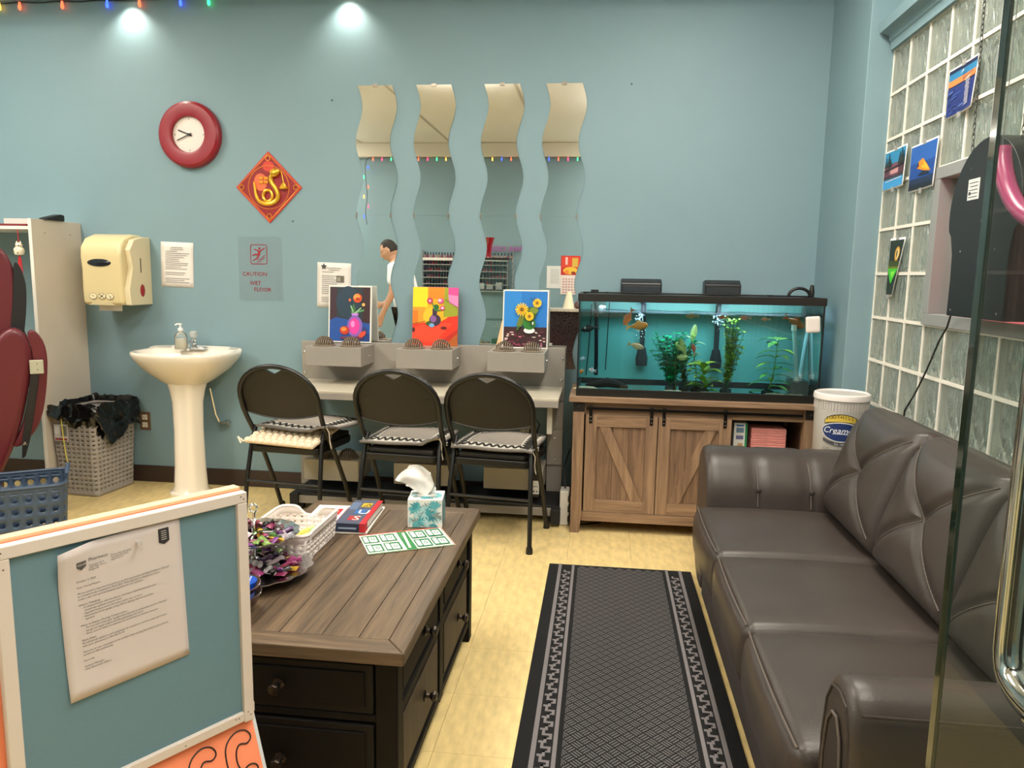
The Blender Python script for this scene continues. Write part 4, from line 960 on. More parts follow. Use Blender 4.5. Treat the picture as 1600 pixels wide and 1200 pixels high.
fish('orange, white and black patched fish in the middle left', .185, 3.95, .978, .075, 'e8c89a', 'd8b070', pi, -.25, ['c8702a', '2a2a28', 'e09040'])
fish('silver striped fish hovering low by the left glass', -.09, 3.95, .905, .055, 'b8c8cc', '7a8a90', pi/2*.7, 0)
fish('small orange fish low in the left corner', -.095, 3.93, .84, .05, 'e8852a', 'f0a860', pi/2*.8, 0)
fish('white and red speckled fish above the driftwood', -.04, 3.96, .845, .055, 'e6dcd8', 'c8b8b8', pi/2*.6, .2, ['b84038'])
fish('yellow brown fish just under the water surface, middle', .455, 3.97, 1.138, .06, 'c89a50', 'd8b070', 0, 0)
fish('orange fish at the surface among the right bubbles', .61, 3.97, 1.135, .045, 'e07a50', 'f0a080', 0, 0)
fish('pink orange fish at the surface right of the bubbles', .72, 3.97, 1.135, .05, 'e8907a', 'f0b0a0', 0, 0)
fish('small pale orange fish at the surface above the leafy plant', .82, 3.97, 1.13, .04, 'e09a70', 'f0c0a0', 0, 0)
fish('big orange and olive goldfish by the white float box', .975, 3.99, 1.115, .10, 'b8702a', 'e0702a', pi, -.5)
fish('slim red fish upright before the middle plants', .47, 3.93, .975, .05, 'd86a50', 'e8a090', .2, 1.3)
# plants
random.seed(21)
def leaf(b, p, d, l, w_, droop=.3, n=5):
    d = Vector(d).normalized(); s = d.cross(Vector((0, 0, 1)));
    if s.length < .1: s = Vector((0, 1, 0))
    s.normalize(); P = Vector(p); vs = []
    for i in range(n+1):
        k = i/n; c = P+d*l*k-Vector((0, 0, droop*l*k*k)); ww = w_*sin(pi*min(1, k*.9+.08))
        vs += [c-s*ww/2, c+Vector((0, 0, -ww*.12)), c+s*ww/2]
    b.add(vs, [(3*i+j, 3*i+3+j, 3*i+4+j, 3*i+1+j) for i in range(n) for j in (0, 1)])
def bushy(label, x, y, h, spread, colr, n, lw, name='water_plant', stones=True, tilt=0):
    t = sub(name, label, 'plant', x, y, .746); stem = MB(); lf = MB()
    for k in range(n):
        a = random.uniform(0, 2*pi); hh = h*random.uniform(.55, 1); sp = spread*random.uniform(.2, 1)
        pts = [(sp*cos(a)*(q**1.5)+tilt*q, sp*sin(a)*.45*(q**1.5), hh*q) for q in [i/8 for i in range(9)]]
        stem.tube(pts, .0015, 4)
        for i in range(2, 9):
            for j in range(5):
                a2 = random.uniform(0, 2*pi); leaf(lf, pts[i], (cos(a2), sin(a2)*.6, random.uniform(.0, .9)), lw*random.uniform(.7, 1.2), lw*.62, .3, 2)
    stem.build('stem', A('2a5a34'), t); stuff(lf.build('foliage', M(colr, .4, var=.3, scale=30), t))
    base_rock(t)
    return t
def base_rock(t, r=.03, c='2a3a34'): MB().lathe([(r, 0), (r*.9, .012), (r*.4, .02), (0, .022)], 10, fn=lambda q, i: 1+.15*sin(3*q+i)).build('rock_base', M(c, .8, var=.3), t)
bushy('bushy bright green plastic plant left of the tank middle', .375, 4.06, .31, .13, '14b878', 46, .030)
bushy('tall feathery light green plant under the right bubbles', .655, 4.03, .385, .055, '9cc44a', 36, .025, tilt=.03)
bushy('brown olive bushy plant in the tank middle', .45, 4.10, .23, .09, '8a9440', 12, .022)
def leafy(label, x, y, h, colr, n, l, w_, up_=.5, rnd=.4, tilt=0):
    t = sub('water_plant', label, 'plant', x, y, .746)
    pts = [(tilt*q+.008*sin(5*q), .0, h*q) for q in [i/10 for i in range(11)]]
    MB().tube(pts, [.004-.0025*i/10 for i in range(11)], 6).build('stem', A('5a8a3c'), t)
    for k in range(n):
        q = (k+1.2)/(n+.5); i = min(10, int(q*10)); a = (k*2.4)+random.uniform(-rnd, rnd); b = MB()
        leaf(b, pts[i], (cos(a), sin(a)*.5, up_), l*random.uniform(.75, 1.1), w_, .55, 6); b.build('leaf', M(colr if k % 3 else '9ccf4a', .35, var=.2, scale=20), t)
    base_rock(t)
leafy('leafy green plant with long leaves near the right end of the tank', .865, 4.02, .31, '6ab84a', 24, .13, .036, .35, tilt=.05)
leafy('broad leaved yellow green plant in the tank middle', .535, 3.99, .15, 'a6c23a', 18, .13, .05, .7)
leafy('tall thin stemmed plant with pale broad leaf at its top', .505, 4.06, .30, 'b8d08a', 16, .085, .026, .6, tilt=-.03)
t = sub('water_plant', 'pale green drooping broad leaves above the bushy plastic plant', 'plant', .40, 4.03, .746)
MB().tube([(0, 0, 0), (-.01, 0, .15), (.01, 0, .27)], .0018, 5).tube([(0, 0, 0), (.05, 0, .16), (.085, 0, .33)], .0018, 5).build('stem', A('5f7a3c'), t)
for p, d_, l in (((.01, 0, .27), (.4, 0, -1), .09), ((-.01, 0, .25), (.7, 0, -.8), .06), ((.085, 0, .345), (-.15, 0, -1), .09), ((.0, 0, .17), (1, 0, .1), .06)):
    b = MB(); P0 = Vector(p); dd = Vector(d_).normalized(); s_ = Vector((dd.z, 0, -dd.x))
    vs = []; n = 7
    for i in range(n+1):
        k = i/n; c = P0+dd*l*k; ww = .034*sin(pi*min(1, k*.85+.1)); vs += [c-s_*ww/2+Vector((0, .004, 0)), c-Vector((0, .004, 0)), c+s_*ww/2+Vector((0, .004, 0))]
    b.add(vs, [(3*i+j, 3*i+3+j, 3*i+4+j, 3*i+1+j) for i in range(n) for j in (0, 1)]); b.build('leaf', A('c4d68a'), t)
t = sub('driftwood', 'dark driftwood root lying low in the left corner of the tank', 'driftwood', .0, 3.99, .746)
MB().tube([(-.07, 0, .012), (-.02, -.01, .022), (.04, 0, .034), (.09, .01, .024), (.15, 0, .012)], [.010, .018, .026, .022, .008], 9).tube([(.02, 0, .03), (.07, .03, .03), (.13, .05, .02)], [.01, .014, .004], 7).build('wood', M('241c18', .85, bump=.6, scale=60), t)
t = sub('sea_shell', 'pale flat shell stone in the left front corner of the tank', 'stone', -.07, 3.93, .746)
MB().lathe([(.04, 0), (.05, .006), (.03, .016), (0, .018)], 12, sx=1.3, sy=.7, fn=lambda q, i: 1+.12*sin(4*q)).build('stone', M('c9c09a', .7, var=.2), t)
for k, (x, y, lb) in enumerate(((.375, 3.94, 'pale pebble pile at the foot of the bushy plastic plant'), (.555, 3.925, 'pebble pile at the foot of the middle plants'), (.885, 3.95, 'small pale pebble beside the leafy plant'), (.98, 3.94, 'flat pale stones in the right corner of the tank'))):
    t = sub('pebble', lb, 'stone', x, y, .746)
    for j in range(4): MB().lathe([(.014, 0), (.016, .005), (.009, .010), (0, .011)], 8, (-.03+.02*j, .01*sin(j*2), 0), sx=1.2).build('pebble', M('b9b08a', .7, var=.25), t)
# equipment in the tank
t = sub('heater', 'thin black heater tube with cables at the left of the tank', 'heater', -.02, 4.2, .79)
MB().tube([(0, 0, 0), (-.005, 0, .20), (-.012, 0, .40)], .011, 10).build('tube', M('10181c', .3), t)
MB().tube([(.05, 0, 0.03), (.055, 0, .2), (.06, 0, .40)], .003, 6).build('cable', BLACK, t); MB().tube([(-.055, -.02, .0), (-.045, -.02, .15), (-.035, -.02, .39)], .0035, 6).build('cable', BLACK, t)
t = sub('filter_bag', 'clear plastic bag hanging at the top left inside the tank', 'bag', -.015, 4.0, 1.145)
b = MB(); b.grid(lambda u, v: (-.035+.07*u, .004*sin(9*u+3*v), -.008*sin(pi*u)+.075*v), 10, 6); b.build('plastic', clear('bag_film', (.85, .85, .82), 1.6, .1, .35), t)
t = sub('water_siphon', 'white siphon tubes standing in the right end of the tank', 'tube', 1.0, 3.99, .79)
MB().tube([(0, 0, 0.03), (-.03, 0, .30)], .011, 12).tube([(.045, .12, .03), (.07, .12, .30)], .011, 12).build('tube', M('a9dce0', .25, trans=.3), t)
MB().lathe([(.014, 0), (.014, .03)], 12, (0, 0, .02)).lathe([(.014, 0), (.014, .03)], 12, (-.03, 0, .285)).lathe([(.014, 0), (.014, .03)], 12, (.045, .12, .02)).build('collar', M('d8e8e4', .4), t)
MB().box(-.03, .055, -.02, .1, -.04, .03).build('holding_box', clear('box_film', (.7, .72, .66), 1.5, .05, .12), t, smooth=False)
t = sub('float_box', 'white rounded plastic box fixed in the top right corner of the tank', 'box', 1.025, 3.862, 1.115)
b = MB(); b.rbox((.034, .012, .040), .010, (0, -.004, 0), T=rot(-.08, 'Y')); b.build('shell', M('e4dcd6', .4), t)
MB().tube([(.0, .006, .035), (.0, .03, .03), (.0, .03, -.03)], .004, 6).build('clip', M('cfc8c2', .4), t)
random.seed(4)
b = MB()
for cx, n, zt in ((.20, 60, 1.145), (.605, 90, 1.145), (.20, 14, 1.06)):
    for k in range(n):
        z_ = zt-abs(random.gauss(0, .035)); r = random.uniform(.0015, .0035); x = cx+random.gauss(0, .014+.1*(zt-z_)*.3); y = 4.05+random.gauss(0, .02)
        b.lathe([(0, -r), (r*.87, -r*.5), (r*.87, r*.5), (0, r)], 6, (x, y, z_))
stuff(tag(b.build('air_bubbles', M('dff2f6', .1), None), 'white air bubbles rising under the two filter outlets in the tank', 'bubbles'))

# ================================================================ bucket
t = thing('wooden_stool', 'low wooden stool between cabinet and sofa, holding the white pail', 'stool', (1.09, 3.54, 0))
MB().lathe([(.0, .53), (.12, .53), (.125, .54), (.12, .555), (0, .555)], 28).build('seat', kx, t)
for k in range(4):
    a = pi/4+k*pi/2; MB().tube([(.10*cos(a)*1.1, .10*sin(a)*1.1, 0), (.08*cos(a), .08*sin(a), .53)], .012, 8).build('leg', kz, t)
t = thing('plastic_pail', 'white plastic creamery pail with lid behind the sofa arm', 'bucket', (1.09, 3.54, .556), radians(0))
PL = M('dcd6cf', .4, trans=.25)
MB().lathe([(0, 0), (.104, 0), (.110, .01), (.1145, .262), (.1145, .27)], 56).build('body', PL, t)
rb_ = MB()
for k in range(56):
    a = 2*pi*k/56; rb_.box(-.0012, .0012, .1135, .1165, .205, .245, T=rot(a))
stuff(rb_.build('ribs', PL, t, smooth=False))
MB().lathe([(.1165, .247), (.121, .249), (.121, .262), (.1185, .273), (.112, .2765), (.108, .270), (0, .269)], 56).build('lid', M('e9e2dd', .35), t)
def cyl(u, v, d):
    u = u*.96; v = .006+v*.97; a = -pi/2+u/.113-.24; return ((.1128+d+.006*(v/.27))*cos(a), (.1128+d+.006*(v/.27))*sin(a), v)
def seg2(pts, n=6):
    out = []
    for a, c in zip(pts, pts[1:]+pts[:1]):
        for k in range(n): out.append((a[0]+(c[0]-a[0])*k/n, a[1]+(c[1]-a[1])*k/n))
    return out
NAVY, GOLD, GR = A('23376b'), A('d9bb4c'), A('4a4a50')
gold = [(.088*sin(a)*1.0, .148+.040*cos(a)) for a in [(-1.0+2*k/20) for k in range(21)]]+[(.078*sin(a), .122+.036*cos(a)) for a in [(1.0-2*k/20) for k in range(21)]]
gold_o = [(x*1.05, y+(.003 if y > .155 else -.002)) for x, y in gold]
navy = [(-.088, .115)]+[(-.088+.176*k/16, .115+.034*sin(pi*k/16)) for k in range(1, 16)]+[(.088, .115)]+[(.088-.176*k/16, .115-.055*sin(pi*k/16)) for k in range(1, 16)]
ban = [(-.08, .072), (-.06, .066), (0, .054), (.06, .066), (.08, .072), (.078, .058), (.06, .050), (0, .040), (-.06, .050), (-.078, .058)]
def strips(poly_top, poly_bot, mat):   # narrow quads that follow the pail
    out = []
    for i in range(len(poly_top)-1): out.append((mat, [poly_bot[i], poly_bot[i+1], poly_top[i+1], poly_top[i]]))
    return out
def arcs(x0, x1, ft, fb, mat, n=18): 
    xs = [x0+(x1-x0)*k/n for k in range(n+1)]; return strips([(x, ft(x)) for x in xs], [(x, fb(x)) for x in xs], mat)
e = lambda x, w_: sqrt(max(0, 1-(x/w_)**2))
groups = [arcs(-.074, .074, lambda x: .147+.046*e(x, .0785)-.0, lambda x: .128+.030*e(x, .09)*.9, A('3a3524')),
          arcs(-.071, .071, lambda x: .146+.043*e(x, .078)-.0, lambda x: .131+.030*e(x, .09)*.9, GOLD),
          arcs(-.082, .082, lambda x: .115+.040*e(x, .083), lambda x: .115-.052*e(x, .083), A('e8e6e0')),
          arcs(-.080, .080, lambda x: .115+.036*e(x, .081), lambda x: .115-.048*e(x, .081), NAVY),
          arcs(-.076, .076, lambda x: .060+(x/.076)**2*.018, lambda x: .046+(x/.076)**2*.016, GR),
          arcs(-.036, .036, lambda x: .098+.006*e(x, .04), lambda x: .0965+.004*e(x, .04), A('d8dce8'))]
b = MB()
for i, gq in enumerate(groups):
    for mt, q in gq: b.add([cyl(x, y, .0006+i*.0003) for x, y in q], [(0, 1, 2, 3)], mt)
b.build('printed_logo', None, t, smooth=False)
b = MB(); s_ = 'FOOTHILLS'; dk = A('2a2618')
for i, chh in enumerate(s_):
    x = -.060+i*.0150; v, f = tmesh(chh, .0205, 'CENTER'); zc = .142+.036*e(x, .085)-.004
    b.add([cyl(x+p, zc+q-.35*x*p*10*0+p*(-x*5.2), .0028) for p, q in v], f, dk)
v, f = tmesh('Creamery', .040, 'CENTER', .3); b.add([cyl(p*.95, .104+q, .0028) for p, q in v], f, A('eef0f4'))
v, f = tmesh('Est. 1969', .013, 'CENTER', .0); b.add([cyl(p, .0485+q, .0028) for p, q in v], f, A('d8d8d8'))
v, f = tmesh('Ice Cream\nCreme glacee', .008); b.add([cyl(p-.078, .030+q, .0012) for p, q in v], f, INK)
b.build('lettering', None, t, smooth=False)
lb_ = MB(); lb_.add([cyl(x, z_, .0034) for x, z_ in ((.045, .125), (.095, .118), (.078, .035), (.03, .04))], [(0, 1, 2, 3)]); lb_.build('paper_label', M('e9dcd4', .8), t, smooth=False)
# ================================================================ on the long wall
t = thing('wall_clock', 'round wall clock with wide red ring and white face', 'clock', (-2.425, 4.369, 2.108))
RX = rot(pi/2, 'X')
MB().lathe([(.100, .030), (.104, .048), (.118, .052), (.172, .048), (.186, .036), (.190, .014), (.188, 0), (.186, 0)], 64, T=RX, caps=False).build('ring', M('8f1a26', .35), t)
MB().lathe([(0, .026), (.103, .026)], 48, T=RX, caps=False).build('dial', M('e6dcd4', .4), t)
lay = []
for k in range(12):
    a = k*pi/6; r_ = .0032 if k % 3 == 0 else .0014
    lay.append((A('2a2020') if k % 3 == 0 else A('b03040'), ell(.088*sin(a), .088*cos(a), r_, r_, 10)))
pic('dial_marks', t, lay, base=.0264)
def hand(nm, a, l, w_, d):
    b = MB(); P = [(p[0], p[1]) for p in line2((-.018*sin(a), -.018*cos(a)), (l*sin(a), l*cos(a)), w_)]
    b.prism(P, d, d+.0015, lambda u, v, q: (u, -q, v)); b.build(nm, BLACK, t, smooth=False)
hand('hour_hand', radians(291), .072, .007, .030); hand('minute_hand', radians(246), .082, .0055, .033)
MB().lathe([(.008, .028), (.008, .037), (0, .038)], 16, T=RX).build('hub', BLACK, t)
# red new-year diamond
t = thing('new_year_ornament', 'red diamond shaped ornament with an embossed golden snake', 'ornament', (-1.958, 4.369, 1.812))
R_ = .205; P = [(0, R_), (R_*.98, 0), (0, -R_), (-R_*.98, 0)]
MB().prism(P, 0, .006, lambda u, v, d: (u, -d, v)).build('plaque', M('c8321e', .4), t, smooth=False)
GD = M('e9b53a', .28, .55); GD2 = M('d98a2a', .3, .4)
lay = [(A('c04424'), [(x*.97, y*.97) for x, y in P]), (A('8e1018'), [(x*.90, y*.90) for x, y in P]), (A('b03020'), ell(0, 0, .128, .128, 40)), (A('8e1018'), ell(0, 0, .120, .120, 40)), (A('e06a3a'), ell(-.05, .03, .04, .05)), (A('d03a28'), ell(.0, .12, .035, .03))]
pic('printed_ground', t, lay, base=.0062, step=.0002)
snake = [(-.088, .03), (-.083, -.005), (-.078, -.045), (-.06, -.082), (-.015, -.098), (.035, -.088), (.062, -.055), (.05, -.015), (.022, .022), (.012, .052), (.03, .074)]
def sm(P, k=2):
    for _ in range(k):
        Q = [P[0]]
        for a, c in zip(P, P[1:]): Q += [(a[0]*.75+c[0]*.25, a[1]*.75+c[1]*.25), (a[0]*.25+c[0]*.75, a[1]*.25+c[1]*.75)]
        P = Q+[P[-1]]
    return P
S_ = sm(snake); n = len(S_)
MB().tube([(x, -.012, z) for x, z in S_], [.004+.009*min(1, i/(n*.35)) for i in range(n)], 10).build('snake_body', GD, t)
MB().tube([(-.005+.028*cos(a), -.013, -.048+.032*sin(a)) for a in [2*pi*k/24 for k in range(24)]], .009, 8, closed=True).build('snake_coil', GD, t)
MB().lathe([(0, -.03), (.02, -.02), (.026, 0), (.018, .02), (0, .034)], 16, T=Matrix.Translation((.042, -.018, .082)) @ rot(1.2, 'Y')).build('snake_head', GD, t)
b = MB()
for cx, cz, w_, h_ in ((-.045, .052, .026, .018), (-.015, .052, .026, .018), (-.045, .030, .026, .018), (-.015, .030, .026, .018)): b.box(cx-w_/2, cx+w_/2, -.012, -.006, cz-h_/2, cz+h_/2)
b.build('gold_tiles', GD2, t, bevel=.002)
b = MB(); b.lathe([(.004, .024), (.012, .014), (.02, .004), (.026, -.01), (.02, -.016), (0, -.018)], 14, (.092, -.01, .005)); b.tube([(.03, -.01, .1), (.08, -.01, .085), (.092, -.01, .03)], .003, 6); b.build('gold_bell', GD, t)
b = MB()
for a in range(4): c, s = [(0, .165), (.165, 0), (0, -.165), (-.165, 0)][a]; b.tube([(c+.014*cos(q), -.009, s+.014*sin(q)) for q in [2*pi*k/10 for k in range(10)]], .0028, 5, closed=True)
b.tube([(x*.93, -.008, y*.93) for x, y in P], .0022, 5, closed=True); b.tube([(.124*cos(2*pi*k/40), -.008, .124*sin(2*pi*k/40)) for k in range(40)], .002, 5, closed=True)
b.build('gold_border', GD2, t)
# caution sign decal
t = thing('caution_sign', 'red wet floor caution sign with a slipping figure on clear film', 'sign', (-2.035, 4.3695, 1.21))
MB().add([(-.13, -.001, -.06), (.145, -.001, -.06), (.145, -.001, .32), (-.13, -.001, .32)], [(0, 1, 2, 3)]).build('clear_film', clear('film', (1, 1, 1), 1.15, .3, .03, (.8, .7, .66)), t, smooth=False)
RD = A('96202e'); lay = []
def outline(pts, w_): return [(RD, line2(a, c, w_)) for a, c in zip(pts, pts[1:]+pts[:1])]
lay += outline([(x, z+.215) for x, z in [(p[0]*.93, p[1]) for p in round_rect(.054, .056, .012, 3)]], .004)
fig = [((-.028, .245), (-.004, .238), .006), ((-.004, .238), (.006, .228), .012), ((.006, .232), (.040, .254), .006), ((.004, .232), (.0, .208), .016), ((.0, .210), (-.020, .216), .008), ((-.020, .216), (-.038, .207), .007), ((0, .206), (-.012, .192), .009), ((-.012, .192), (-.036, .178), .006)]
lay += [(RD, line2(a, c, w_)) for a, c, w_ in fig]+[(RD, ell(.006, .250, .007, .007, 12))]
for k in range(2):
    pts = [(-.012+.05*q, .170+.012*k+.03*q*q) for q in (0, .25, .5, .75, 1)]
    lay += [(RD, line2(a, c, .003)) for a, c in zip(pts, pts[1:])]
lay += [T_(RD, 'CAUTION', -.105, .088, .034), T_(RD, 'WET', -.062, .034, .034), T_(RD, 'FLOOR', -.036, -.004, .034)]
stuff(pic('lettering', t, lay, base=.0016, step=.00002))
# printed sheets
def sheet(label, x0, x1, z0, z1, seed, extra=None, tilt=.03, title=2):
    t = thing('wall_notice', label, 'paper', ((x0+x1)/2, 4.3695, (z0+z1)/2), 0, 'printed notices on the long wall'); t.rotation_euler = (0, tilt, 0)
    w_, h = x1-x0, z1-z0
    b = MB(); b.grid(lambda u, v: (-w_/2+w_*u, -.0012-.003*v*v*(1-v)-.004*max(0, .15-v)*u, -h/2+h*v), 6, 8); b.build('sheet', M('e2dcd6', .7), t, solid=.0006)
    rnd = random.Random(seed); lay = []; z = h/2-.03
    for k in range(int(h/.0115)-3):
        l = rnd.uniform(.35, .78)*w_; x = -w_*.36 if k >= title else -l*.4
        if rnd.random() > .1: lay.append((M('8d8a8a', .8), rect(x, z-.003, x+l*(1 if k >= title else .8), z)))
        z -= .0115
        if z < -h/2+.02: break
    if extra: lay += extra
    pic('printed_lines', t, lay, base=.0052, step=.00001); return t
sheet('printed white notice between the towel dispenser and the caution sign', -2.655, -2.448, 1.222, 1.49, 4)
star = []
for k in range(5):
    a = pi/2+k*2*pi/5; star.append((INK, [(-.062+.020*cos(a), .108+.020*sin(a)), (-.062+.010*cos(a+.6), .108+.010*sin(a+.6)), (-.062, .108), (-.062+.010*cos(a-.6), .108+.010*sin(a-.6))]))
sheet('printed white notice with dark flower emblem behind the pink vase painting', -1.678, -1.472, 1.118, 1.383, 9, star+[(A('6d6558'), rect(.015, .02, .062, .058)), (A('9a9484'), rect(.02, .025, .04, .05))])
# outlet
def outlet(label, x, z, plate, yy=4.37):
    t = thing('power_outlet', label, 'outlet', (x, yy, z)); MB().box(-.035, .035, -.005, 0, -.057, .057).build('plate', plate, t, bevel=.002)
    for s in (-1, 1):
        o = MB().box(-.017, .017, -.008, -.004, s*.024-.016, s*.024+.016).build('socket', M('e4dfd4', .4), t, bevel=.003)
        MB().box(-.009, -.006, -.0084, -.0079, s*.024-.002, s*.024+.008).box(.006, .009, -.0084, -.0079, s*.024-.002, s*.024+.008).lathe([(.003, 0), (0, .0002)], 8, T=Matrix.Translation((0, -.0082, s*.024-.009)) @ RX).build('slot', BLACK, t, smooth=False)
outlet('brown plated outlet on the wall beside the black bagged basket', -2.81, .388, M('6b5140', .4))
outlet('beige outlet under the drying station behind the rightmost chair', -.42, .455, M('cfc4a8', .4))
# small wall marks: screws
for k, (x, z, lb) in enumerate(((-2.09, .60, 'below the caution sign'), (-1.82, 1.62, 'right of the new year ornament'), (-1.57, 2.30, 'left of the mirrors'), (.12, 2.37, 'right of the mirrors'))):
    t = MB().lathe([(.006, 0), (.005, .003), (0, .004)], 8, T=RX).build('screw_anchor', M('b9b4a8' if k == 0 else '4c5a5a', .5), None); t.location = (x, 4.37, z); tag(t, 'small bare screw anchor on the wall '+lb, 'screw')

# towel dispenser
CRM = M('d9c898', .3, coat=.2); t = thing('towel_dispenser', 'cream paper towel dispenser with dark oval window on the wall', 'dispenser', (-2.86, 4.37, 1.13))
t.location = (-2.855, 4.37, 1.115)
prof = [(0, 0), (-.235, .0), (-.242, .09), (-.238, .20), (-.246, .28), (-.240, .335), (-.20, .385), (-.12, .412), (-.03, .412), (0, .39)]
prof = [(-.0, .0)]+smooth_prof(prof, 0)[1:]
b = MB(); b.prism(prof, -.155, .100, lambda u, v, d: (d, u, v)); fixn(b.build('cover', CRM, t, bevel=.022, seg=5))
pr2 = [(0, .0), (-.215, .0), (-.225, .09), (-.185, .22), (-.205, .32), (-.16, .38), (-.06, .40), (0, .40)]
b = MB(); b.prism(pr2, .098, .135, lambda u, v, d: (d, u, v)); fixn(b.build('side_cover', M('d9cba6', .35), t, bevel=.006, seg=3))
MB().lathe([(0, .006), (.07, .004), (.078, 0)], 32, T=Matrix.Translation((-.035, -.2405, .245)) @ RX @ Matrix.Diagonal((1, .30, 1, 1))).build('window', M('24262b', .12), t)
MB().lathe([(0, .004), (.02, .003), (.024, 0)], 20, T=Matrix.Translation((.1345, -.10, .085)) @ rot(pi/2, 'Y') @ Matrix.Diagonal((1.6, 1, 1, 1))).build('red_button', M('9c2426', .2), t)
b = MB(); b.box(.134, .1365, -.112, -.104, .19, .275, T=Matrix.Translation((0, 0, 0))); b.build('lock_slot', M('4a4438', .5), t)
lay = []
for cx, s in ((-.085, 0), (-.03, 1), (.02, 2)):
    lay += [(A('6f6a60'), ell(cx, .052, .024, .018)), (A('ecdfb8'), ell(cx, .052, .022, .016)), (A('5a554c'), line2((cx-.01, .056), (cx+.008, .05), .003))]
lay += [(A('2a2824'), line2((-.045, .064), (-.018, .040), .003)), (A('2a2824'), line2((-.045, .04), (-.018, .064), .003)), (A('2a2824'), ell(.024, .044, .004, .004))]
lay += [T_(A('8a8068'), 'Kimberly-Clark', -.10, .292, .014)]
stuff(pic('printed_marks', t, lay, base=.2412, step=.0002))
b = MB(); b.prism([(-.115, .001), (.05, .001), (.02, .016), (-.032, .022), (-.085, .016)], .238, .243, lambda u, v, d: (u, -d, v)); b.build('lip', M('cdbf96', .4), t)
zzp = [(-.10, .0), (.045, .0)]+[(.045-.145*k/24, -.032-(.007 if k % 2 else 0)) for k in range(25)]
MB().prism(zzp, .17, .171, lambda u, v, d: (u, -d, v)).build('paper_towel', M('f0ece6', .9), t, smooth=False)

# shelf unit on the left
SH = M('cfc4b4', .5, var=.03, vscale=5); SHE = M('eae4da', .4)
t = thing('shelf_unit', 'tall white shelf unit with a deep side panel by the dispenser', 'shelf', (-3.6, 4.16, 0))
MB().box(.418, .436, -.20, .209, 0, 1.595).build('side_panel', SH, t, bevel=.001); MB().box(.417, .437, -.203, -.20, 0, 1.595).build('edge_band', SHE, t, bevel=.0008)
MB().box(-.436, -.418, -.20, .209, 0, 1.595).build('side_panel', SH, t, bevel=.001)
for z in (1.535, .62): MB().box(-.418, .418, -.20, .205, z, z+.018).build('shelf_board', SHE, t, bevel=.001)
for y in (-.10, .11): MB().lathe([(.004, 0), (.003, .001), (0, .001)], 8, T=Matrix.Translation((.436, y, 1.52)) @ rot(pi/2, 'Y')).build('screw', M('5a544c', .5), t)
t = thing('hair_clipper', 'black wedge shaped gadget lying on top of the shelf side panel', 'gadget', (-3.172, 4.12, 1.595)); 
b = MB(); b.prism([(-.09, 0), (.07, 0), (.05, .012), (-.06, .038), (-.09, .034)], -.025, .025, lambda u, v, d: (d, -u, v)); fixn(b.build('housing', BLACK, t, bevel=.004))
t = thing('card_box', 'pale card box lying on the top shelf at the left edge', 'box', (-3.29, 4.08, 1.553)); MB().box(-.09, .09, -.06, .06, 0, .045).build('carton', M('d8cfc8', .7), t, bevel=.001)
t = thing('red_folder', 'dark red flat folder lying on the top shelf', 'folder', (-3.36, 3.995, 1.5535)); MB().box(-.16, .16, -.03, .02, 0, .012).build('cover', M('7c2a30', .6), t, bevel=.001)
t = thing('paper_box', 'small white paper box on the lower shelf behind the red chair', 'box', (-3.28, 4.06, .638)); MB().box(-.07, .08, -.06, .06, 0, .075).build('carton', M('dcd4cc', .7), t, bevel=.001)
t = thing('hanging_ornament', 'small white spotted figurine with red tassel hanging from the shelf', 'ornament', (-3.245, 3.955, 1.535))
MB().tube([(0, 0, 0), (.001, 0, -.05), (.0, 0, -.09)], .0022, 6).build('cord', M('b8202a', .8), t)
MB().lathe([(0, -.145), (.022, -.14), (.028, -.12), (.024, -.105), (.016, -.098), (.020, -.088), (.012, -.076), (0, -.072)], 16).lathe([(.006, -.078), (0, -.062)], 8, (-.011, 0, 0)).lathe([(.006, -.078), (0, -.062)], 8, (.011, 0, 0)).build('figurine', M('e6dcc0', .35), t)
b = MB()
for x, z in ((-.012, -.12), (.010, -.13), (.004, -.112), (-.008, -.088), (.012, -.09)): b.lathe([(.004, 0), (0, .002)], 8, T=Matrix.Translation((x, -.024 if z < -.1 else -.017, z)) @ RX)
b.build('spots', BLACK, t)
b = MB()
for k in range(14): a = 2*pi*k/14; b.tube([(.003*cos(a), .003*sin(a), -.145), (.007*cos(a), .007*sin(a), -.17), (.011*cos(a), .011*sin(a), -.235-.004*(k % 3))], .0018, 4)
stuff(b.build('tassel', M('cc2028', .7), t))

# sink
CE = M('ece2d2', .10, coat=.6)
t = thing('pedestal_sink', 'white ceramic pedestal sink against the teal wall', 'sink', (-2.402, 4.37, 0))
def rimpt(a, s=1.0, z=0):   # plan of the basin: flat at the wall, round to the front
    c, s_ = cos(a), sin(a); x = .300*c*s; y = (-.21+(-.245*abs(s_)**.8 if s_ > 0 else .205*abs(s_)**.45)*s)
    return (x, y, z)
n = 48; prof = [(.30, .64), (.36, .665), (.55, .70), (.78, .755), (.93, .805), (1.0, .838), (1.0, .852), (.975, .860), (.90, .856), (.80, .838), (.66, .79), (.45, .755), (.15, .745), (.02, .744)]
b = MB(); vs = []; fs = []
for s_, z in prof:
    for k in range(n):
        a = 2*pi*k/n; x, y, _ = rimpt(a, s_ if s_ > .5 or True else s_)
        yy = y
        if z < .835 and s_ < 1 and prof.index((s_, z)) < 5: yy = -.20+(y+.20)*(1 if y < -.2 else min(1, s_+.3))
        if z > .735 and prof.index((s_, z)) >= 9 and y > -.21: yy = -.21+(y+.21)*.62
        if prof.index((s_, z)) == 8 and y > -.21: yy = -.21+(y+.21)*.75
        dip = .012*(1 if prof.index((s_, z)) in (5, 6, 7) and y > -.1 else 0)
        vs.append((x, yy, z+dip))
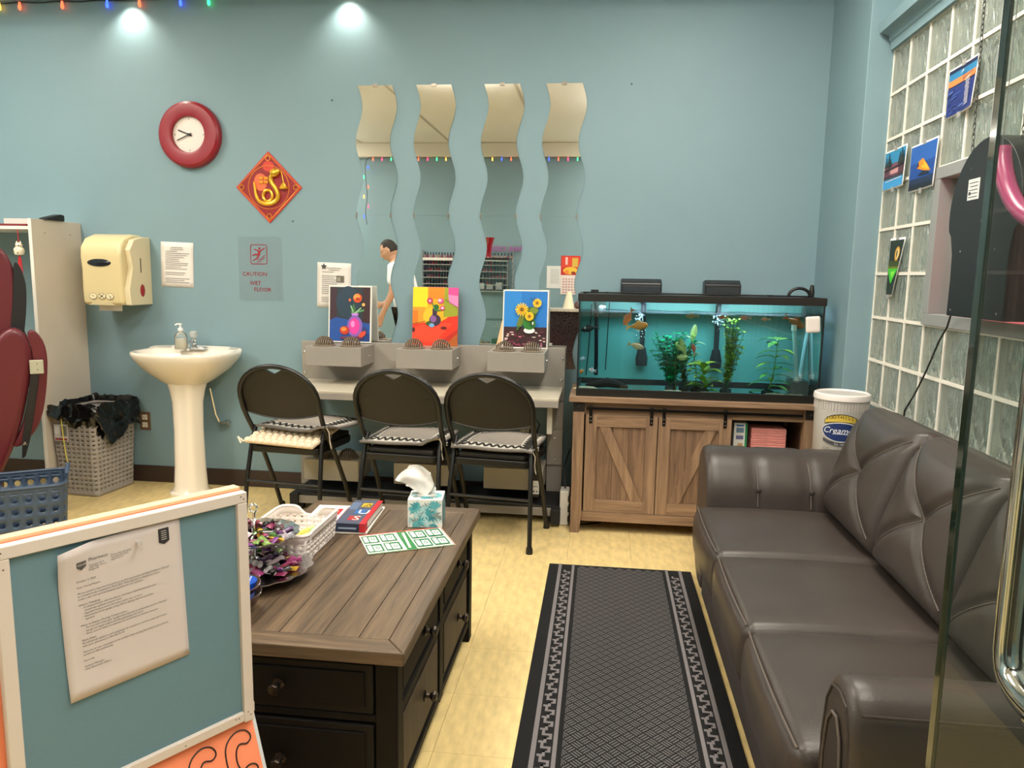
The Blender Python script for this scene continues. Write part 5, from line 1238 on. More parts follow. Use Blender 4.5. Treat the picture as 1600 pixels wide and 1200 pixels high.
for i in range(len(prof)-1):
    for k in range(n): j = (k+1) % n; fs.append((i*n+k, i*n+j, (i+1)*n+j, (i+1)*n+k))
fs.append(tuple(range(n))); fs.append(tuple((len(prof)-1)*n+k for k in range(n)))
b.add(vs, fs); fixn(b.build('basin', CE, t, ang=70))
pp = [(.125, 0), (.125, .018), (.108, .03), (.100, .06), (.093, .18), (.088, .40), (.092, .56), (.105, .63), (.12, .68)]
MB().lathe(pp, 40, (0, -.215, 0), sx=1, sy=.80, fn=lambda q, i: (1+.035*cos(6*q)) if i > 2 else 1).build('pedestal', CE, t)
MB().lathe([(0, .7452), (.02, .7455), (.022, .744)], 16, (0, -.24, .0)).build('drain', CHROME, t)
b = MB(); b.lathe([(.0, .86), (.024, .86), (.024, .868), (.017, .875), (.015, .90), (.018, .915), (.0, .92)], 18, (-.01, -.10, 0)); b.tube([(-.01, -.10, .895), (0, -.15, .90), (.02, -.20, .885), (.025, -.225, .868)], [.016, .014, .012, .010], 10)
b.rbox((.075, .024, .007), .006, (-.01, -.10, .866)); b.build('faucet', CHROME, t)
MB().lathe([(.008, .918), (.010, .925), (.021, .932), (.024, .945), (.021, .960), (.012, .967), (0, .966)], 14, (-.01, -.10, 0), fn=lambda q, i: 1+.06*cos(7*q)).build('faucet_knob', M('d9dad6', .08, trans=.5), t)
MB().tube([(.06, -.06, .62), (.085, -.05, .46), (.10, -.03, .40), (.10, -.01, .40)], .008, 8).tube([(.10, -.035, .40), (.16, -.035, .405)], .012, 8).lathe([(0, 0), (.02, .002), (.02, .012), (0, .014)], 12, T=Matrix.Translation((.14, -.002, .40)) @ RX).build('supply_pipe', CHROME, t)
t = thing('soap_bottle', 'clear pump soap bottle, part full, on the sink', 'bottle', (-2.472, 4.235, .862))
MB().lathe([(0, 0), (.034, 0), (.036, .004), (.036, .07), (.030, .088), (.012, .102), (.012, .108), (0, .108)], 24).build('bottle', clear('bottle_plastic', (.93, .94, .92), 1.4, .05, .10), t)
MB().lathe([(0, .003), (.033, .003), (.0335, .06), (0, .061)], 24).build('liquid_soap', M('eee6cf', .4), t)
MB().lathe([(.015, .106), (.015, .122), (.006, .126), (.0055, .142), (.009, .144), (.009, .150), (0, .151)], 16).tube([(0, 0, .147), (-.015, -.008, .147), (-.026, -.012, .141)], .0045, 8).build('pump', M('f0ece6', .35), t)

# grey hamper with a black bag
HG = M('a09993', .5)
t = thing('laundry_hamper', 'grey slotted plastic hamper lined with a black bag', 'hamper', (-3.005, 4.165, 0)); t.rotation_euler = (0, 0, radians(-5))
basket(t, .148, .185, .50, .03, .14, 36, 15, .48, .22, 6, HG, .03, .43, None, .010, .003)
b = MB(); b.box(-.09, .06, -.192, -.186, .452, .478); b.build('handle_gap', BLACK, t)
pic('stuck_label', t, [(A('cfc8c6'), rect(-.115, .33, -.02, .43)), (A('9a3038'), rect(-.11, .335, -.03, .347)), (A('7a7674'), rect(-.07, .36, -.03, .42)), (A('e8e4e2'), rect(-.11, .37, -.08, .42))], base=.1865, step=.0002)
b = MB(); b.tube([(-.055, -.199, .505), (-.05, -.201, .48), (-.045, -.199, .36), (-.04, -.192, .24), (-.03, -.187, .17)], .0032, 6).tube([(-.062, -.197, .52), (-.05, -.207, .50), (-.04, -.198, .52)], .006, 6); b.build('yellow_tie', M('d9cc5a', .7), t)
BAG = M('0f0f10', .22, bump=.9, scale=22, coat=.3)
t = thing('garbage_bag', 'black plastic bag draped over the rim of the grey hamper', 'bag', (-3.0, 4.165, 0)); t.rotation_euler = (0, 0, radians(-5))
fr_ = perim(round_rect(.160, .197, .04, 6), 0); random.seed(8)
def bagf(u, v):
    x, y = fr_(u); w1 = sin(2*pi*u*5)+.6*sin(2*pi*u*9+1)
    if v < .35:   # inside
        k = v/.35; s = .80+.18*k; return (x*s, y*s, .30+.225*k+.01*w1*k)
    if v < .5:
        k = (v-.35)/.15; return (x*(1+.05*k), y*(1+.04*k), .525+.022*sin(pi*k)+.012*w1*.5)
    k = (v-.5)/.5; drop = .035+.09*max(0, sin(2*pi*(u-.70)*1.0))**1.5*(1 if u > .6 else .5)+.03*(1+w1*.5)+.09*exp(-((u-.83)/.05)**2)
    return (x*(1.06+.04*k+.015*w1*k), y*(1.04+.045*k+.012*w1*k), .53-drop*k)
from mathutils import noise
def crump(f, a=.010, k=28): return lambda u, v: (lambda p: tuple(Vector(p)+noise.noise_vector(Vector(p)*k)*a+noise.noise_vector(Vector(p)*k*.4)*a*1.3))(f(u, v))
b = MB(); b.grid(crump(bagf), 150, 26); b.build('plastic', BAG, t, solid=.001, ang=80)
b = MB(); b.grid(crump(lambda u, v: (.150+.075*u*(1-.6*v), -.02+.12*v+.03*u, .50-.075*u-.02*sin(9*v)*u)), 12, 12); b.build('loose_corner', BAG, t, solid=.0015)
b = MB(); b.grid(lambda u, v: (-.175+.06*v, -.19-.02*sin(3*v), .522-.012*v+.014*(u-.5)-.03*u*v), 4, 6); b.build('loose_corner', BAG, t, solid=.0015)
# blue laundry basket
BLU = M('384a62', .5); t = thing('laundry_basket', 'blue plastic laundry basket with round holes on the floor', 'basket', (-2.70, 3.12, 0)); t.rotation_euler = (0, 0, radians(35))
def bskip(i, j): return False
basket(t, .235, .165, .345, .05, .10, 28, 5, .50, .50, 2, BLU, .04, .32, bskip, .007, .003)
def hd(s):
    b = MB(); b.tube([(s*.235, -.08, .355), (s*.238, -.09, .375), (s*.240, -.04, .392), (s*.240, .04, .392), (s*.238, .09, .375), (s*.235, .08, .355)], .010, 8); b.build('handle', BLU, t)
hd(1); hd(-1)

# burgundy massage chair at the left edge
MR = M('5e1b24', .38, bump=.06, scale=120, coat=.15); MK = M('1d1c1f', .35)
t = thing('massage_chair', 'burgundy leather spa chair cut off by the left frame edge', 'chair', (-2.90, 3.46, 0), radians(40)); t.scale = (1, .62, 1)
def pro(name, P, d0, d1, mat, bev=.03, k=2):
    b = MB(); b.prism(smooth_prof(P, k), d0, d1, lambda u, v, d: (u, d, v)); return fixn(b.build(name, mat, t, bevel=bev, seg=4))
ox = .0
pro('arm', [(-.30, .06+.10), (-.17, .16), (-.02, .44), (.06, .78), (.075, .92), (.03, 1.03), (-.05, 1.02), (-.22, .78), (-.62, .62), (-.62, .30)], -.02, .11, MR, .035)
pro('arm_pad', [(-.05, .42), (.01, .43), (.09, .54), (.125, .72), (.14, .92), (.09, 1.02), (.05, 1.0), (.075, .9), (.06, .72), (.0, .50)], .00, .13, MR, .02)
pro('hinge_bar', [(-.015, .36), (.02, .38), (.085, .72), (.10, .84), (.065, .84), (.045, .72)], -.035, .01, MK, .006, 1)
b = MB(); b.box(.055, .115, -.046, -.034, .795, .865, T=None); b.build('bracket', M('b9b8a2', .4, .3), t, bevel=.003)
MB().lathe([(.004, 0), (0, .001)], 10, T=Matrix.Translation((.088, -.046, .845)) @ RX).lathe([(.004, 0), (0, .001)], 10, T=Matrix.Translation((.088, -.046, .815)) @ RX).lathe([(.011, 0), (.009, .006), (0, .008)], 14, T=Matrix.Translation((.012, -.036, .44)) @ RX).build('screw', CHROME, t)
pro('arm', [(-.30, .16), (-.17, .16), (-.02, .44), (.06, .78), (.075, .92), (.03, 1.03), (-.05, 1.02), (-.22, .78), (-.62, .62), (-.62, .30)], .62, .75, MR, .035)
pro('backrest', [(-.28, .50), (-.12, .46), (.0, .95), (.03, 1.25), (.0, 1.40), (-.07, 1.44), (-.13, 1.38), (-.18, 1.0)], .13, .61, MR, .05)
pro('back_shell', [(-.12, .42), (-.06, .46), (.035, .92), (.072, 1.2), (.055, 1.32), (.02, 1.37), (.01, 1.2), (-.02, .95)], .12, .62, MK, .02)
pro('seat', [(-.75, .40), (-.15, .38), (-.12, .52), (-.70, .56)], .12, .61, MR, .04)
pro('base', [(-.70, 0), (-.14, 0), (-.10, .10), (-.08, .40), (-.75, .42)], .04, .70, M('4a3228', .5), .02, 0)

# items on the floor near the station: power strip, adapter, cables
t = thing('power_strip', 'white power strip with black plugs on the floor by the cabinet', 'power strip', (-.165, 4.0, 0)); 
MB().box(-.025, .025, -.05, .05, 0, .19).build('body', M('e6e2da', .4), t, bevel=.006, seg=3)
for k in range(3): MB().box(.018, .042, -.055+.0*k, -.02, .02+.055*k, .055+.055*k).build('plug', BLACK, t, bevel=.004)
MB().tube([(.04, -.04, .04), (.07, -.06, .01), (.12, -.02, .006), (.2, .02, .006)], .004, 6).tube([(.04, -.04, .15), (.06, .05, .25), (.05, .2, .42), (.03, .30, .60)], .004, 6).tube([(.0, .0, .19), (-.01, .1, .30), (0.01, .3, .34)], .004, 6).build('cable', BLACK, t)
t = thing('power_adapter', 'black power adapter with white label hanging beside the rightmost chair', 'adapter', (-.335, 4.02, .13))
MB().box(-.03, .03, -.018, .018, 0, .13, T=rot(.1, 'Y')).build('housing', BLACK, t, bevel=.006)
pic('paper_label', t, [(A('d8d4cc'), [(x+.01, z) for x, z in rect(-.022, .02, .018, .095)]), (A('5a5650'), rect(-.005, .03, .005, .04)), (A('5a5650'), rect(.012, .03, .020, .04)), (A('8a8680'), rect(-.005, .06, .022, .065))], base=.0186)
MB().tube([(.01, 0, .13), (-.005, .01, .25), (-.03, .02, .36), (-.01, .02, .44), (.02, .02, .40), (.0, .02, .33), (-.02, .1, .50)], .006, 8).build('cable', BLACK, t)

# ================================================================ prints taped on the block wall
def gprint(label, ya, za, w_, h, ang, layers, bend=0.0, name='art_print', shape=None, x=1.2545):
    t = thing(name, label, 'picture', (x, ya, za), -pi/2, 'small prints taped to the glass block wall'); t.rotation_euler = (0, ang, -pi/2)
    f = lambda u, v: (u*w_, -.002-bend*.1*(u-.2)*max(0, u-.2)*(1.4-v) if bend else -.002, v*h)
    def mp(u, v, d):
        s = shape(v) if shape else (0, 1); uu = s[0]+(s[1]-s[0])*u; p = f(uu, v); return (p[0], p[1]-d, p[2])
    b = MB(); b.grid(lambda u, v: mp(u, v, 0), 8, 8); b.build('sheet', M('efece6', .5), t, solid=.0008)
    bb = MB()
    m_ = .035
    for i, L in enumerate(layers):
        P = [(m_+(1-2*m_)*p, m_+(1-2*m_)*q) for p, q in L[1]]
        if bend or shape: 
            if len(P) == 4 and L[1][0][0] == L[1][3][0]:   # rect -> finer
                n_ = 6; x0, y0 = P[0]; x1, y1 = P[2]
                bb.grid(lambda u, v: mp(x0+(x1-x0)*u, y0+(y1-y0)*v, .0012+.0002*i), n_, n_, mat=L[0]); continue
        bb.add([mp(p, q, .0012+.0002*i) for p, q in P], [tuple(range(len(P)))], L[0])
    bb.build('printed_image', None, t, smooth=False)
    for u in (.5,): 
        p = mp(u, 1, .0015); MB().box(p[0]-.015, p[0]+.015, p[1]-.001, p[1], p[2]-.01, p[2]+.012).build('tape', clear('tape_film', (.9, .9, .88), 1.3, .2, .35, (.9, .88, .84)), t, smooth=False)
        p = mp(u, 0, .0015); MB().box(p[0]-.015, p[0]+.015, p[1]-.001, p[1], p[2]-.012, p[2]+.008).build('tape', clear('tape_film2', (.9, .9, .88), 1.3, .2, .35, (.9, .88, .84)), t, smooth=False)
    return t
random.seed(9)
L = [(A('1a2a5a'), rect(0, 0, 1, 1)), (A('2f7fb0'), rect(0, .70, 1, .93)), (A('1c2448'), rect(0, .92, 1, 1)), (A('f08a4a'), [(0, .64), (1, .70), (1, .77), (0, .72)]), (A('26347c'), rect(0, 0, 1, .60))]
for k in range(22): x_ = random.uniform(0, .8); y_ = random.uniform(.05, .55); L.append((A(random.choice(['4a6ac0', '16204c', '6f8ad0', '1a2658'])), line2((x_, y_), (x_+random.uniform(.1, .2), y_+.02), .018)))
for k in range(14): y_ = .1+.042*k; L.append((A('d8d4d8'), line2((.72+.02*sin(k*2), y_), (.88+.02*sin(k*3), y_+.01), .016)))
L += [(A('101830'), line2((.62, .6), (.62, .95), .012)), (A('c8ccd8'), [(.5, .8), (.62, .84), (.6, .88)]), (A('101830'), line2((.6, .65), (1, .72), .02))]
gprint('print of a dark blue sea with orange sunset band, highest on the glass blocks', 3.128, 1.930, .245, .176, .0, L, bend=.20)
L = [(A('2f8fc0'), rect(0, 0, 1, 1)), (A('7a4a5a'), rect(0, .32, 1, .66)), (A('d89aa0'), rect(.25, .38, .7, .52)), (A('4a3440'), rect(0, .26, 1, .34)), (A('3f9fe0'), rect(0, 0, 1, .22)), (A('e8f0f4'), line2((.1, .2), (.9, .22), .02)), (A('1a1a20'), line2((.0, .5), (1, .56), .04))]
for x_, h_ in ((.1, .85), (.22, .95), (.3, .8), (.75, .9), (.85, 1.0), (.95, .9)): L += [(A('14181a'), line2((x_, .3), (x_, h_), .025)), (A('1d2a24'), [(x_-.07, .6), (x_+.07, .6), (x_, h_)])]
gprint('print of dark pine trees over blue water, leftmost on the glass blocks', 3.729, 1.733, .262, .172, -.0, L, bend=.1)
L = [(A('1d4a9c'), rect(0, 0, 1, 1)), (A('2a62b8'), rect(0, .6, 1, 1)), (A('16284c'), [(0, 0), (1, 0), (1, .25), (0, .38)]), (A('0e1526'), [(0, 0), (1, 0), (1, .12), (0, .2)]), (A('0e1a34'), [(.3, .3), (.85, .28), (.6, .42)]),
     (A('f0901c'), [(.28, .48), (.33, .62), (.5, .68), (.68, .52), (.86, .34), (.6, .38)]), (A('f8bc2c'), [(.42, .5), (.52, .62), (.68, .5), (.8, .38), (.62, .42)]), (A('3a1a10'), [(.28, .48), (.33, .62), (.37, .52)])]
gprint('print of an orange yellow seashell on deep blue', 3.43, 1.695, .275, .187, .0, L, bend=.12)
L = [(A('1c2a1e'), rect(0, 0, 1, 1)), (A('3c4a10'), rect(0, .5, 1, .62)), (A('6a7a14'), rect(0, .44, 1, .52)), (A('3fc828'), [(.0, .48), (1, .48), (.75, .32), (.5, .2), (.25, .3)]), (A('8ae84a'), [(.3, .42), (.8, .44), (.55, .3)]), (A('d8a030'), ell(.68, .75, .2, .13, 18)), (A('f0e0a0'), ell(.70, .75, .12, .09)), (A('3a2a10'), ell(.66, .75, .05, .07))]
gprint('narrow tapering print of a green leaf and golden ring on black', 3.585, 1.264, .185, .252, .0, L, shape=lambda v: (.05, .42+.56*v))

# ================================================================ hanging sign in the window
t = thing('hanging_sign', 'black back of a round headed illuminated sign hanging in the window', 'sign', (1.192, 2.545, 1.22))
# local: x toward room is -x; build in world orientation with y across
def hs(u, v, d): return (d, u, v)
P = [(-.185, 0), (.185, 0), (.175, .08)]+[(.15, .18), (.185, .235)]+[(.225*cos(a), .332+.225*sin(a)) for a in [radians(-18+216*k/26) for k in range(27)]]+[(-.185, .235), (-.15, .18), (-.175, .08)]
P = [(-.185, 0), (.178, 0), (.176, .12), (.18, .20), (.20, .26)]+[(.225*cos(a), .327+.225*sin(a)) for a in [radians(-12+204*k/26) for k in range(27)]]+[(-.20, .26), (-.185, .20), (-.183, .12)]
b = MB(); b.prism(P, -.04, .04, hs); fixn(b.build('housing', M('1b1c1e', .42, bump=.03), t, bevel=.003))
b = MB(); ne = [(.0+.15*cos(a), .327+.15*sin(a)) for a in [2*pi*k/30 for k in range(30)]]
b.tube([(.055, y, z) for y, z in ne], .009, 8, closed=True).tube([(.055, -.12, .02), (.055, -.12, .14), (.055, .12, .14), (.055, .12, .02)], .009, 8)
b.build('neon_tube', M('ff4f6a', .3, emit=9), t)
ld = bpy.data.lights.new('neon', 'AREA'); ld.size = .3; ld.energy = 5.0; ld.color = (1, .35, .38); lo = bpy.data.objects.new('neon', ld); C.objects.link(lo); lo.parent = t; lo.location = (.062, 0, .25); lo.rotation_euler = (0, -pi/2, 0)
lbm = MB(); lbm.box(-.0412, -.0404, .03, .105, .37, .435); lbm.build('rating_label', M('d2d4d4', .6), t, smooth=False)
b = MB()
for k in range(5): b.box(-.0418, -.0413, .04, .098-.008*(k % 2), .424-.011*k-.002, .424-.011*k)
b.box(-.0418, -.0413, .085, .098, .386, .396); b.build('printed_text', INK, t, smooth=False)
for y, z in ((.10, .47), (.12, .21), (-.1, .21), (.15, .02), (-.15, .02), (0, .30)): MB().lathe([(.004, 0), (0, .002)], 8, T=Matrix.Translation((-.04, y, z)) @ rot(-pi/2, 'Y')).build('screw', CHROME, t)
def chain(p, q):
    p, q = Vector(p), Vector(q); L_ = (q-p).length; n = int(L_/.017); b = MB()
    for k in range(n):
        c = p+(q-p)*((k+.5)/n); a = (k % 2)*pi/2+.6
        b.tube([(c.x+.0045*cos(w_)*cos(a), c.y+.0045*cos(w_)*sin(a), c.z+.0115*sin(w_)) for w_ in [2*pi*j/8 for j in range(8)]], .0014, 4, closed=True)
    return b
for s, (y0, y1) in enumerate(((2.69, 2.745), (2.39, 2.375))):
    o = tag(chain((1.17, y0, 1.735 if s == 0 else 1.74), (1.17, y1, CH)).build('hanging_chain', M('4c4e4c', .4, .6), None), ['thin dark chain holding the far side of the black hanging sign', 'thin dark chain holding the near side of the black hanging sign'][s], 'chain')
MB().tube([(x-1.192, y-2.545, z-1.22) for x, y, z in [(1.20, 2.73, 1.24), (1.215, 2.83, 1.225), (1.235, 2.90, 1.17), (1.235, 2.948, 1.123), (1.235, 3.0, 1.05), (1.238, 3.05, .99), (1.236, 3.12, .90), (1.24, 3.22, .81), (1.245, 3.26, .6)]], .0035, 6).build('power_cord', BLACK, t)
# solid tube modelled in place of a pink sign's reflection in the door glass
t = thing('pink_sign_reflection', 'pink curved tube letter sign hanging in front of the window', 'sign', (1.05, 1.93, 1.5)); PK = [(.315, .19), (.31, .165), (.295, .13), (.26, .075), (.20, .02), (.11, -.02), (.0, -.03), (-.09, .02), (-.10, .3)]
pts = [(0, .08, .30), (0, .085, .12), (0, .07, .03), (0, .02, -.05), (0, -.08, -.095), (0, -.2, -.10), (0, -.32, -.06), (0, -.36, .05), (0, -.36, .30)]
pts = [(0, y, z) for y, z in sm(PK, 2)]
MB().tube(pts, .023, 12).build('tube', M('9c3a66', .3, coat=.3), t)
o = MB().tube([(0, .313, .18), (0, .313, 1.55)], .0012, 5).tube([(0, -.10, .29), (0, -.10, 1.55)], .0012, 5).build('hanging_wire', M('6a6a6a', .4), t)
# red lettering on the window pane
b = MB(); random.seed(2)
for k in range(7):
    z = 1.28+k*.055
    for j, (y, w_) in enumerate(((2.20, .03), (2.14, .022), (2.08, .03))): b.box(1.315, 1.319, y-w_/2, y+w_/2, z, z+.018+.008*(j % 2))
stuff(b.build('window_lettering', M('e8444a', .4, emit=.25), wd, smooth=False)); wd_r = MB().box(1.30, 1.318, wy0+.05, 2.30, wz0+.045, wz0+.075).build('red_strip', M('a8222c', .5), wd, smooth=False)

# ================================================================ glass door and handle
DG = clear('door_glass', (.87, .895, .88), 1.36)
dr = thing('glass_door', 'open frameless glass door with a tall chrome pull handle', 'door', (.365, .80, 0)); dr['label'] = 'open frameless glass door with a tall chrome pull handle'
MB().box(.004, .86, -.007, .007, .012, 2.35).build('glass_pane', DG, dr, smooth=False)
MB().box(0, .004, -.007, .007, .012, 2.35).build('polished_edge', M('16261f', .08, coat=.5), dr, bevel=.001)
hx = .119
hp = sm([(hx, .007, .87), (hx, .045, .868), (hx, .088, .885), (hx, .092, .95), (hx, .092, 1.45), (hx, .088, 1.515), (hx, .045, 1.53), (hx, .007, 1.53)][0:1]+[(hx, .045, .868), (hx, .088, .885), (hx, .092, .95), (hx, .092, 1.45), (hx, .088, 1.515), (hx, .045, 1.53), (hx, .007, 1.53)], 0)
def sm3(P, k=2):
    for _ in range(k):
        Q = [P[0]]
        for a, c in zip(P, P[1:]): Q += [tuple(a[i]*.75+c[i]*.25 for i in range(3)), tuple(a[i]*.25+c[i]*.75 for i in range(3))]
        P = Q+[P[-1]]
    return P
MB().tube(sm3([(hx, .007, .87), (hx, .06, .87), (hx, .095, .885), (hx, .098, .95), (hx, .098, 1.45), (hx, .095, 1.515), (hx, .06, 1.53), (hx, .007, 1.53)], 2), .0165, 20).build('pull_handle', CHROME, dr)
for z in (.87, 1.53):
    MB().lathe([(.0165, 0), (.024, 0), (.024, .006), (.0165, .008)], 24, T=Matrix.Translation((hx, .007, z)) @ rot(-pi/2, 'X')).lathe([(0, .012), (.012, .010), (.02, .004), (.022, 0)], 24, T=Matrix.Translation((hx, -.007, z)) @ RX).build('mount', CHROME, dr)
for z in (.25, 2.1): MB().box(.80, .885, -.014, .014, z-.05, z+.05).build('hinge', CHROME, dr, bevel=.003)

# ================================================================ sign board at the lower left
sb = thing('sign_board', 'white framed teal notice board over a coral A-frame sign', 'sign', (-.710, 1.426, 0), radians(56.9))
W_, zt, zb = .444, .886, .394; FRM = M('d4c8bf', .5, bump=.05, scale=80)
for nm, a in (('frame_rail', (-W_, 0, zt-.022, zt)), ('frame_rail', (-W_, -.022, zb, zb+.020)), ('frame_stile', (-.022, 0, zb-.004, zt-.022)), ('frame_stile', (-W_, -W_+.022, zb, zt-.022))):
    MB().box(a[0], a[1], -.010, .010, a[2], a[3]).build(nm, FRM, sb, bevel=.002)
b = MB()
for x, z in ((-.008, zb+.010), (-.014, zb+.018), (-.035, zb+.012), (-.042, zb+.013), (-.15, zb+.008), (-.008, zt-.014), (-.014, zt-.008), (-W_+.01, zt-.010), (-W_+.006, zt-.035), (-W_+.012, zt-.038)): b.lathe([(.0016, 0), (0, .0004)], 8, T=Matrix.Translation((x, -.0102, z)) @ RX)
stuff(b.build('nail_heads', M('5a5048', .6), sb))
MB().box(-W_+.02, -.02, -.001, .006, zb+.018, zt-.020).build('board_panel', M('648490', .75, bump=.05, scale=300, var=.03), sb, smooth=False)
COR = M('f08a62', .75); COR2 = M('f4c49a', .7)
MB().box(-W_-.012, -.004, .011, .016, .02, zt+.0015).build('coral_poster', COR, sb, smooth=False)
MB().box(-W_-.012, .0, .016, .040, .02, zt+.006).build('back_board', COR2, sb, bevel=.002)
b = MB(); T2 = Matrix.Translation((0, .012, zb)) @ rot(radians(-21), 'X')
b.box(-W_-.01, .002, -.004, 0, -.42, -.001, T=T2); b.build('lower_poster', COR, sb, smooth=False)
b = MB(); b.box(.002, .010, -.004, .012, -.42, -.001, T=T2).box(-W_-.018, -W_-.01, -.004, .012, -.42, -.001, T=T2).box(-W_-.01, .002, .0, .008, -.42, -.40, T=T2); b.build('leaf_frame', M('c9cdd0', .5), sb, bevel=.001)
MB().box(0, .010, .004, .018, zb+.004, zb+.026).build('hinge', M('d6c8b8', .5), sb, bevel=.002)
MB().box(-W_, 0, .040, .056, 0.0, .87, T=Matrix.Translation((0, 0, 0)) @ Matrix.Translation((0, .04, .87)) @ rot(radians(14), 'X') @ Matrix.Translation((0, -.04, -.87))).build('rear_leaf', COR2, sb, bevel=.002)
# outlined letters on the lower leaf
b = MB()
def blob(P, x0, z0, s): 
    Q = P
    for _ in range(2):
        R2 = []
        for i in range(len(Q)): a, c = Q[i], Q[(i+1) % len(Q)]; R2 += [(a[0]*.75+c[0]*.25, a[1]*.75+c[1]*.25), (a[0]*.25+c[0]*.75, a[1]*.25+c[1]*.75)]
        Q = R2
    b.tube([T2 @ Vector((x0+x*s, -.005, z0+z*s)) for x, z in Q], .0017, 5, closed=True)
CL = [(1, 1.45), (.75, 1.9), (.2, 2.0), (-.4, 1.6), (-.5, .8), (-.4, -.2), (.2, -.6), (.9, -.4), (1, .1), (.6, .3), (.2, .1), (.0, .5), (.05, 1.1), (.3, 1.4), (.7, 1.2)]
blob(CL, -.050, -.108, .043); blob(CL, -.128, -.108, .043); blob(CL, -.315, -.108, .043)
AL = [(0, 2), (.5, 2), (1.1, -.6), (.6, -.6), (.4, .1), (-.1, .1), (-.3, -.6), (-.8, -.6)]
blob(AL, -.222, -.108, .043)
stuff(b.build('letter_outline', M('2a1a18', .6), sb))
# pinned letter
lt = thing('pinned_letter', 'white printed letter pinned to the teal notice board', 'paper', (0, 0, 0), 0); lt.location = (-.710, 1.426, 0); lt.rotation_euler = (0, 0, radians(56.9))
TP = Matrix.Translation((-.139, 0, zt-.022)) @ rot(-.029, 'Y')
def pp_(x, z, d=0):   # x -.216..0, z -.279..0
    u = (x+.216)/.216; v = -z/.279
    c = .012*max(0, .35-u)*max(0, 1-v*4)*3+.010*max(0, v-.8)*(1-u)*2
    zz = z-.020*max(0, .25-u)**1*max(0, .2-v)*6
    return TP @ Vector((x, -.0035-c-d, zz))
b = MB(); b.grid(lambda u, v: pp_(-.216+.216*u, -.279+.279*v), 16, 16); b.build('sheet', M('cdc2bf', .75), lt, solid=.0005)
b = MB(); TXT = M('55504f', .8)
def put(s, x, z, size, sx=1): v, f = tmesh(s, size); b.add([pp_(x+p*sx, z+q, .0012) for p, q in v], f, TXT)
X_ = -.188
put('Pharmacy', -.166, -.034, .0085); put('Pharmacy 2219\n1250 Main Street\nRegina SK', -.166, -.043, .0042); put('Phone 306 555 0134\nFax 306 555 0135\nopen 9 to 6', -.128, -.036, .0042)
rows = [('October 3, 2025', 0), ('', 0), ('Dear Valued Patient,', 0), ('', 0), ('We are excited to share that renovations at the Pharmacy location will begin October 6, 2025, and', 1), ('are scheduled to be completed by March 2027. These upgrades are designed to create a', 1), ('modern, safer and improved shopping experience for our customers.', 1), ('', 0),
        ("What's Changing:", 0), ('    -  A refreshed interior with new fixtures, including an expanded pharmacy and a', 1), ('       brand new patient consult room', 1), ('    -  Upgraded checkout area in the centre, snacks, deli, and liquor', 1), ('    -  Improved storefront signage, energy efficient lighting, improve accessibility', 1), ('       systems', 1), ('', 0), ('What to Expect During Construction:', 0),
        ('    -  The store will remain open, though some areas may be temporarily moved or relocated', 1), ('    -  Signage and regular updates will help guide guests and visitors', 1), ('    -  Noise, dust and delays are expected, and we will work to minimize disruption', 1), ('', 0), ('Next Steps:', 0), ('We will provide updates as work progresses. For questions or concerns, please get in touch', 1), ('with your pharmacy at 306 555 0134.', 1), ('', 0), ('Thank you for your cooperation as we complete these exciting improvements and continued', 1), ('service to this community.', 1), ('', 0), ('Sincerely,', 0), ('', 0), ('General Manager', 0), ('Chief Executive Officer', 0)]
for i, (s, _) in enumerate(rows):
    if s: put(s, X_, -.068-i*.0054, .0050 if i not in (8, 15, 20) else .0054, .80 if len(s) > 60 else .95)
b.build('printed_text', None, lt, smooth=False)
b = MB(); sh = [(-.186, -.030), (-.186, -.040), (-.178, -.046), (-.170, -.040), (-.170, -.030)]
b.add([pp_(x, z, .0011) for x, z in sh], [tuple(range(5))], TXT); v, f = tmesh('CO-OP', .0058); b.add([pp_(-.1848+p*.8, -.0375+q, .0017) for p, q in v], f, M('e3d9d6', .75))
bn = [(-.042, -.012), (-.042, -.038), (-.032, -.043), (-.022, -.038), (-.022, -.012)]
b.add([pp_(x, z, .0011) for x, z in bn], [tuple(range(5))], M('2c2a2c', .7))
for k in range(5): b.add([pp_(x, z, .0017) for x, z in rect(-.037, -.018-k*.004, -.027, -.0165-k*.004)], [(0, 1, 2, 3)], M('b8b0ae', .7))
stuff(b.build('printed_emblem', None, lt, smooth=False))
q = pp_(-.082, -.024, .001); MB().lathe([(.001, 0), (.004, .004), (.003, .010), (.005, .014), (0, .015)], 10, T=Matrix.Translation(q) @ RX).build('push_pin', M('ece8e6', .1, trans=.6), lt)
# ================================================================ string lights
def string_light(name_label, pts, bulbs, seed):
    t = thing('string_lights', name_label, 'string lights', (0, 0, 0))
    P = sm3(pts, 2)
    MB().tube(P, .004, 5).build('wire', M('1c2420', .6), t)
    cols = ['3050ff', '30e080', 'ff5030', 'ffb040', 'ff3060']; 
    for i, (p, c) in enumerate(bulbs):
        MB().lathe([(0, -.034), (.008, -.026), (.009, -.012), (.006, 0), (.006, .012), (0, .014)], 8, p).build('bulb', M(cols[c % 5], .3, emit=6), t)
    return t
random.seed(1)
pts = [(-4.4+k*.12, 4.355, 2.865-.008*(k % 2)) for k in range(19)]
bl = [((x, 4.35, 2.85), c) for x, c in ((-4.3, 0), (-4.15, 1), (-4.0, 3), (-3.86, 2), (-3.72, 1), (-3.58, 3), (-3.45, 2), (-3.18, 2), (-2.9, 0), (-2.70, 2), (-2.45, 0), (-2.28, 1))]
string_light('coloured string lights along the top of the long wall', pts, bl, 1)
pts = [(-.30+ -.14*k, yf+.15, 2.872-.012*(k % 2)-.0) for k in range(22)]
x_end = pts[-1][0]
